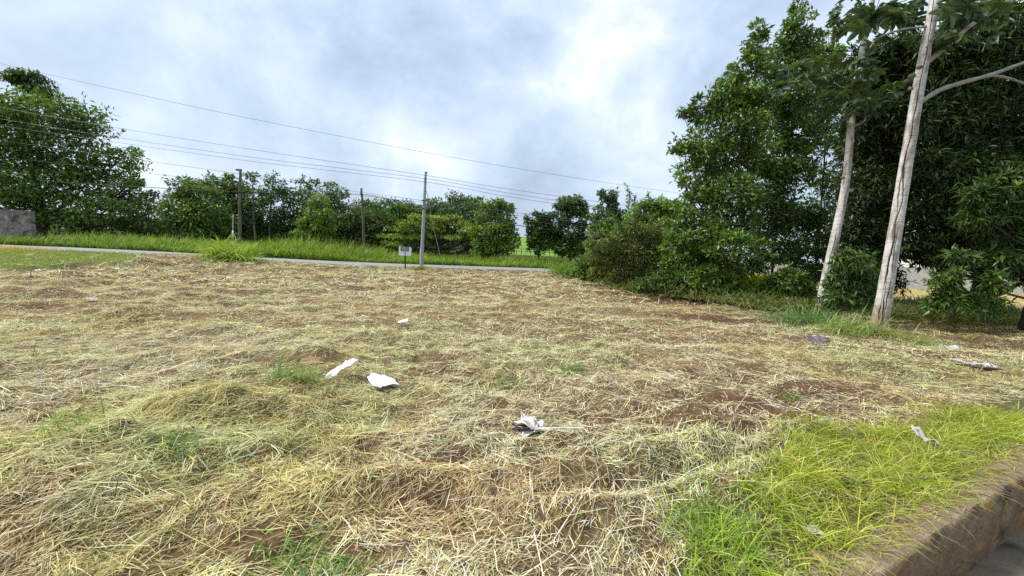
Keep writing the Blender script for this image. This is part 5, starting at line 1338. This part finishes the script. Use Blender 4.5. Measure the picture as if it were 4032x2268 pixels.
# ------------------------------------------------------------------ litter on the hay
def sheet(name, label, cat, px, py, outline, mat, seed, crumple=0.02, rot=0.0, tilt=(0, 0), lift=0.03, curl=0.0, group=None, parent=None, rings=7, thick=0.003):
    """crumpled sheet with a given outline (metres), lying on the hay"""
    r = np.random.default_rng(seed)
    o_ = np.array(outline, dtype=float); o_ = o_ - o_.mean(0)
    m_ = len(o_); per = []
    for i in range(m_):
        for k in range(5): per.append(o_[i] + (o_[(i + 1) % m_] - o_[i]) * k / 5)
    per = np.array(per); per = per * (1 + 0.05 * r.standard_normal((len(per), 1)))
    n = len(per)
    pts = np.vstack([[[0, 0]]] + [per * (k / rings) for k in range(1, rings + 1)])
    z = crumple * 4 * (fbm(pts[:, 0], pts[:, 1], 0.10, 3, seed * 1.7) - 0.5) + crumple * 2 * np.abs(vnoise(pts[:, 0] + pts[:, 1], pts[:, 1], 0.05, seed) - 0.5) + curl * (pts[:, 0] ** 2)
    ca, sa = math.cos(rot), math.sin(rot)
    g = G(px, py)
    gz = float(H(g[0], g[1]))
    x = pts[:, 0] * ca - pts[:, 1] * sa; y = pts[:, 0] * sa + pts[:, 1] * ca
    z = z + x * tilt[0] + y * tilt[1]
    z = z - z.min() * 0.6 + lift
    v = np.stack([x, y, z], -1)
    f3 = [(0, 1 + i, 1 + (i + 1) % n) for i in range(n)]
    f4 = []
    for k in range(rings - 1):
        a = 1 + k * n; b = a + n
        for i in range(n): f4.append((a + i, b + i, b + (i + 1) % n, a + (i + 1) % n))
    loc = np.array([g[0], g[1], gz])
    o = new_mesh(name, v, [np.array(f4), np.array(f3)], mat, None, True)
    md = o.modifiers.new('thickness', 'SOLIDIFY'); md.thickness = thick
    if parent is None:
        o.location = loc; tag(o, label, cat, group)
    else:
        o.parent = parent
    return o, loc
LG = 'litter on the hay'
sheet('plastic_scrap', 'upright folded white plastic scrap, left of the two by the clay clod', 'plastic scrap', 1350, 1492, [(-0.045, -0.20), (0.04, -0.19), (0.05, -0.03), (0.12, 0.06), (0.125, 0.17), (0.06, 0.19), (-0.04, 0.14), (-0.06, 0.0)], M_PLAST, 61, 0.02, -0.35, (0.10, 0.38), 0.04, 0.6, LG)
sheet('plastic_scrap', 'flat white plastic scrap with pointed tail, right of the other one', 'plastic scrap', 1505, 1512, [(-0.17, 0.12), (-0.05, 0.14), (0.06, 0.06), (0.20, -0.09), (0.10, -0.07), (0.0, -0.14), (-0.13, -0.10), (-0.20, 0.02)], M_PLAST, 62, 0.012, 0.0, (0.0, 0.24), 0.05, 0.4, LG)
sheet('plastic_scrap', 'small white scrap on the hay below the sign', 'plastic scrap', 1588, 1282, [(-0.10, 0.015), (0.0, 0.035), (0.09, 0.07), (0.095, 0.0), (0.015, -0.05), (-0.09, -0.045)], M_PLAST, 63, 0.015, 0.1, (0, 0.5), 0.07, 0, LG)
sheet('plastic_scrap', 'thin white scrap half buried in the hay at left', 'plastic scrap', 362, 1160, [(-0.2, 0.01), (0.0, 0.05), (0.2, 0.02), (0.16, -0.05), (-0.14, -0.05)], M_GREYLEAF, 64, 0.02, 0.0, (0, 0.3), 0.05, 0, LG)
sheet('plastic_scrap', 'tiny white scrap at the left edge of the mown hay', 'plastic scrap', 150, 1048, [(-0.14, 0.01), (0.0, 0.04), (0.12, 0.02), (0.1, -0.04), (-0.1, -0.04)], M_PLAST, 65, 0.02, 0.0, (0, 0.4), 0.10, 0, LG)
sheet('dead_leaf', 'dark crumpled dead leaf in front of the long grass clump', 'leaf', 3212, 1352, [(-0.26, 0.0), (-0.1, 0.16), (0.12, 0.12), (0.28, -0.02), (0.12, -0.13), (-0.12, -0.12)], M_PURPLE, 66, 0.05, 0.0, (0, 0.3), 0.05, 0, LG)
sheet('dead_leaf', 'bleached curled dead leaf, left of the two at far right', 'leaf', 3740, 1392, [(-0.24, 0.10), (-0.12, 0.06), (0.02, 0.07), (0.22, -0.02), (0.05, -0.08), (-0.15, -0.09), (-0.05, 0.0)], M_GREYLEAF, 67, 0.03, -0.15, (0, 0.25), 0.05, 0, LG)
sheet('dead_leaf', 'long bleached dead leaf near the right picture edge', 'leaf', 3860, 1442, [(-0.38, 0.05), (-0.1, 0.06), (0.14, 0.08), (0.28, 0.0), (0.26, -0.07), (0.05, -0.09), (-0.12, -0.03)], M_GREYLEAF, 68, 0.02, -0.18, (0, 0.25), 0.06, 0, LG)
sheet('dead_leaf', 'grey crumpled leaf caught in the bright grass at right', 'leaf', 3640, 1760, [(-0.04, 0.09), (0.02, 0.085), (0.03, 0.01), (0.08, -0.08), (0.05, -0.09), (-0.01, -0.04), (-0.04, 0.02)], M_GREYLEAF, 69, 0.035, 0.1, (-0.1, 0.4), 0.07, 0, LG)
sheet('dead_leaf', 'small silvery crumpled leaf low in the bright grass', 'leaf', 3205, 2130, [(-0.03, 0.03), (0.01, 0.045), (0.03, 0.015), (0.035, -0.04), (0.0, -0.05), (-0.03, -0.01)], M_GREYLEAF, 70, 0.03, 0.2, (0.1, 0.4), 0.04, 0, LG)
sheet('dead_leaf', 'tan curled leaf at the bottom edge against the wall top', 'leaf', 3235, 2235, [(-0.03, 0.05), (0.01, 0.055), (0.035, 0.0), (0.045, -0.06), (0.01, -0.04), (-0.03, 0.0)], M_TANLEAF, 71, 0.012, 0.3, (0.1, 0.2), 0.03, 2.0, LG)
sheet('plastic_scrap', 'black plastic scrap lying in the bright grass', 'plastic scrap', 3350, 1905, [(-0.10, 0.04), (-0.04, 0.015), (0.05, 0.02), (0.11, 0.0), (0.07, -0.04), (-0.05, -0.04), (-0.11, 0.0)], M_BLACKP, 72, 0.02, -0.05, (0, 0.4), 0.04, 0, LG)
# big dry hand shaped leaf with its stalk
def dry_leaf():
    g = G(2105, 1715)
    gz = float(H(g[0], g[1])) + 0.03
    root = empty('dry_hand_leaf', (g[0], g[1], gz), 'big dry grey hand shaped leaf with long stalk lying on the hay', 'leaf')
    r = np.random.default_rng(8)
    for k, (ang, ln, el) in enumerate([(155, 0.20, 0.25), (125, 0.20, 0.45), (92, 0.14, 0.35), (50, 0.13, 0.25), (10, 0.10, 0.12), (190, 0.20, 0.05), (225, 0.17, -0.1), (-35, 0.09, 0.0)]):
        a = math.radians(ang)
        mb = MB(); V = []; m_ = 9
        for i in range(m_):
            t = i / (m_ - 1)
            w = ln * 0.25 * math.sin(math.pi * min(t * 0.93 + 0.05, 1.0)) ** 0.8
            up = el * t * ln * (1 + 0.4 * math.sin(t * 5 + k)) + 0.02
            c = np.array([math.cos(a) * t * ln, math.sin(a) * t * ln, up]); sd = np.array([-math.sin(a), math.cos(a), 0])
            for q in (-1, -0.5, 0, 0.5, 1):
                V.append(c + sd * w * q + np.array([0, 0, w * (0.55 * abs(q)) + 0.008 * math.sin(9 * t + q * 4 + k)]))
        F_ = [(i * 5 + j, i * 5 + j + 1, (i + 1) * 5 + j + 1, (i + 1) * 5 + j) for i in range(m_ - 1) for j in range(4)]
        mb.add(V, F_); o = mb.build('leaf_lobe', M_DARKLEAF if k in (5, 7) else M_DRYLEAF, root, None, True); md = o.modifiers.new('thickness', 'SOLIDIFY'); md.thickness = 0.003  # two of the lobes take the darker brown material
    e = G(2300, 1742)
    d = np.array([e[0] - g[0], e[1] - g[1], float(H(e[0], e[1])) - gz + 0.04])
    mb = MB(); mb.tube(curve_pts([np.array([0, 0, 0.03]), d * 0.5 + np.array([0, 0, 0.02]), d], 12), np.linspace(0.012, 0.007, 12), 7); mb.build('stalk', M_DRYLEAF, root, None, True)
dry_leaf()
# clay clod
def clod(label, px, py, rx, ry, rz, seed):
    bm = bmesh.new(); bmesh.ops.create_icosphere(bm, subdivisions=4, radius=1.0)
    vv = np.array([v.co[:] for v in bm.verts]); ff = np.array([[v.index for v in f.verts] for f in bm.faces]); bm.free()
    k = 1 + 0.5 * (fbm(vv[:, 0] + vv[:, 2] * 0.7, vv[:, 1] + vv[:, 2], 0.7, 4, seed) - 0.5)
    vv = vv * k[:, None] * np.array([rx, ry, rz])
    g = G(px, py); g[2] = float(H(g[0], g[1])) + rz * 0.25
    o = new_mesh('clay_clod', vv, ff, M_CLOD, None, True); o.location = g
    tag(o, label, 'clod')
clod('orange brown clay clod left of the white plastic scraps', 1235, 1438, 0.17, 0.10, 0.07, 5)
# dry seed leaf standing in the bright grass
def dry_blade():
    b = G(2830, 2040); b[2] = float(H(b[0], b[1]))
    Yb = b[1]
    root = empty('dry_grass_stalk', b, 'tan dry grass blade bent over in the bright grass', 'leaf')
    mb = MB(); pts = curve_pts([b, P(2830, 1985, Yb), P(2880, 1945, Yb), P(2935, 1950, Yb)], 14); mb.tube(pts, np.linspace(0.006, 0.003, 14), 6, col=(0.4, 0.42, 0.12)); mb.build('stem', M_GRASS, root, b, True)
    top = P(2800, 2005, Yb - 0.02); end = P(2768, 2115, Yb - 0.06)
    V = []; m_ = 10
    for i in range(m_):
        t = i / (m_ - 1); c = top + (end - top) * t; w = 0.017 * math.sin(math.pi * min(0.12 + 0.88 * t, 1)) ** 0.7
        for q in (-1, 0, 1): V.append(c + np.array([w * q, 0.006 * (1 - abs(q)), 0.004 * q]))
    mb = MB(); mb.add(V, [(i * 3 + j, i * 3 + j + 1, (i + 1) * 3 + j + 1, (i + 1) * 3 + j) for i in range(m_ - 1) for j in range(2)]); o = mb.build('husk', M_TANLEAF, root, b, True)
dry_blade()
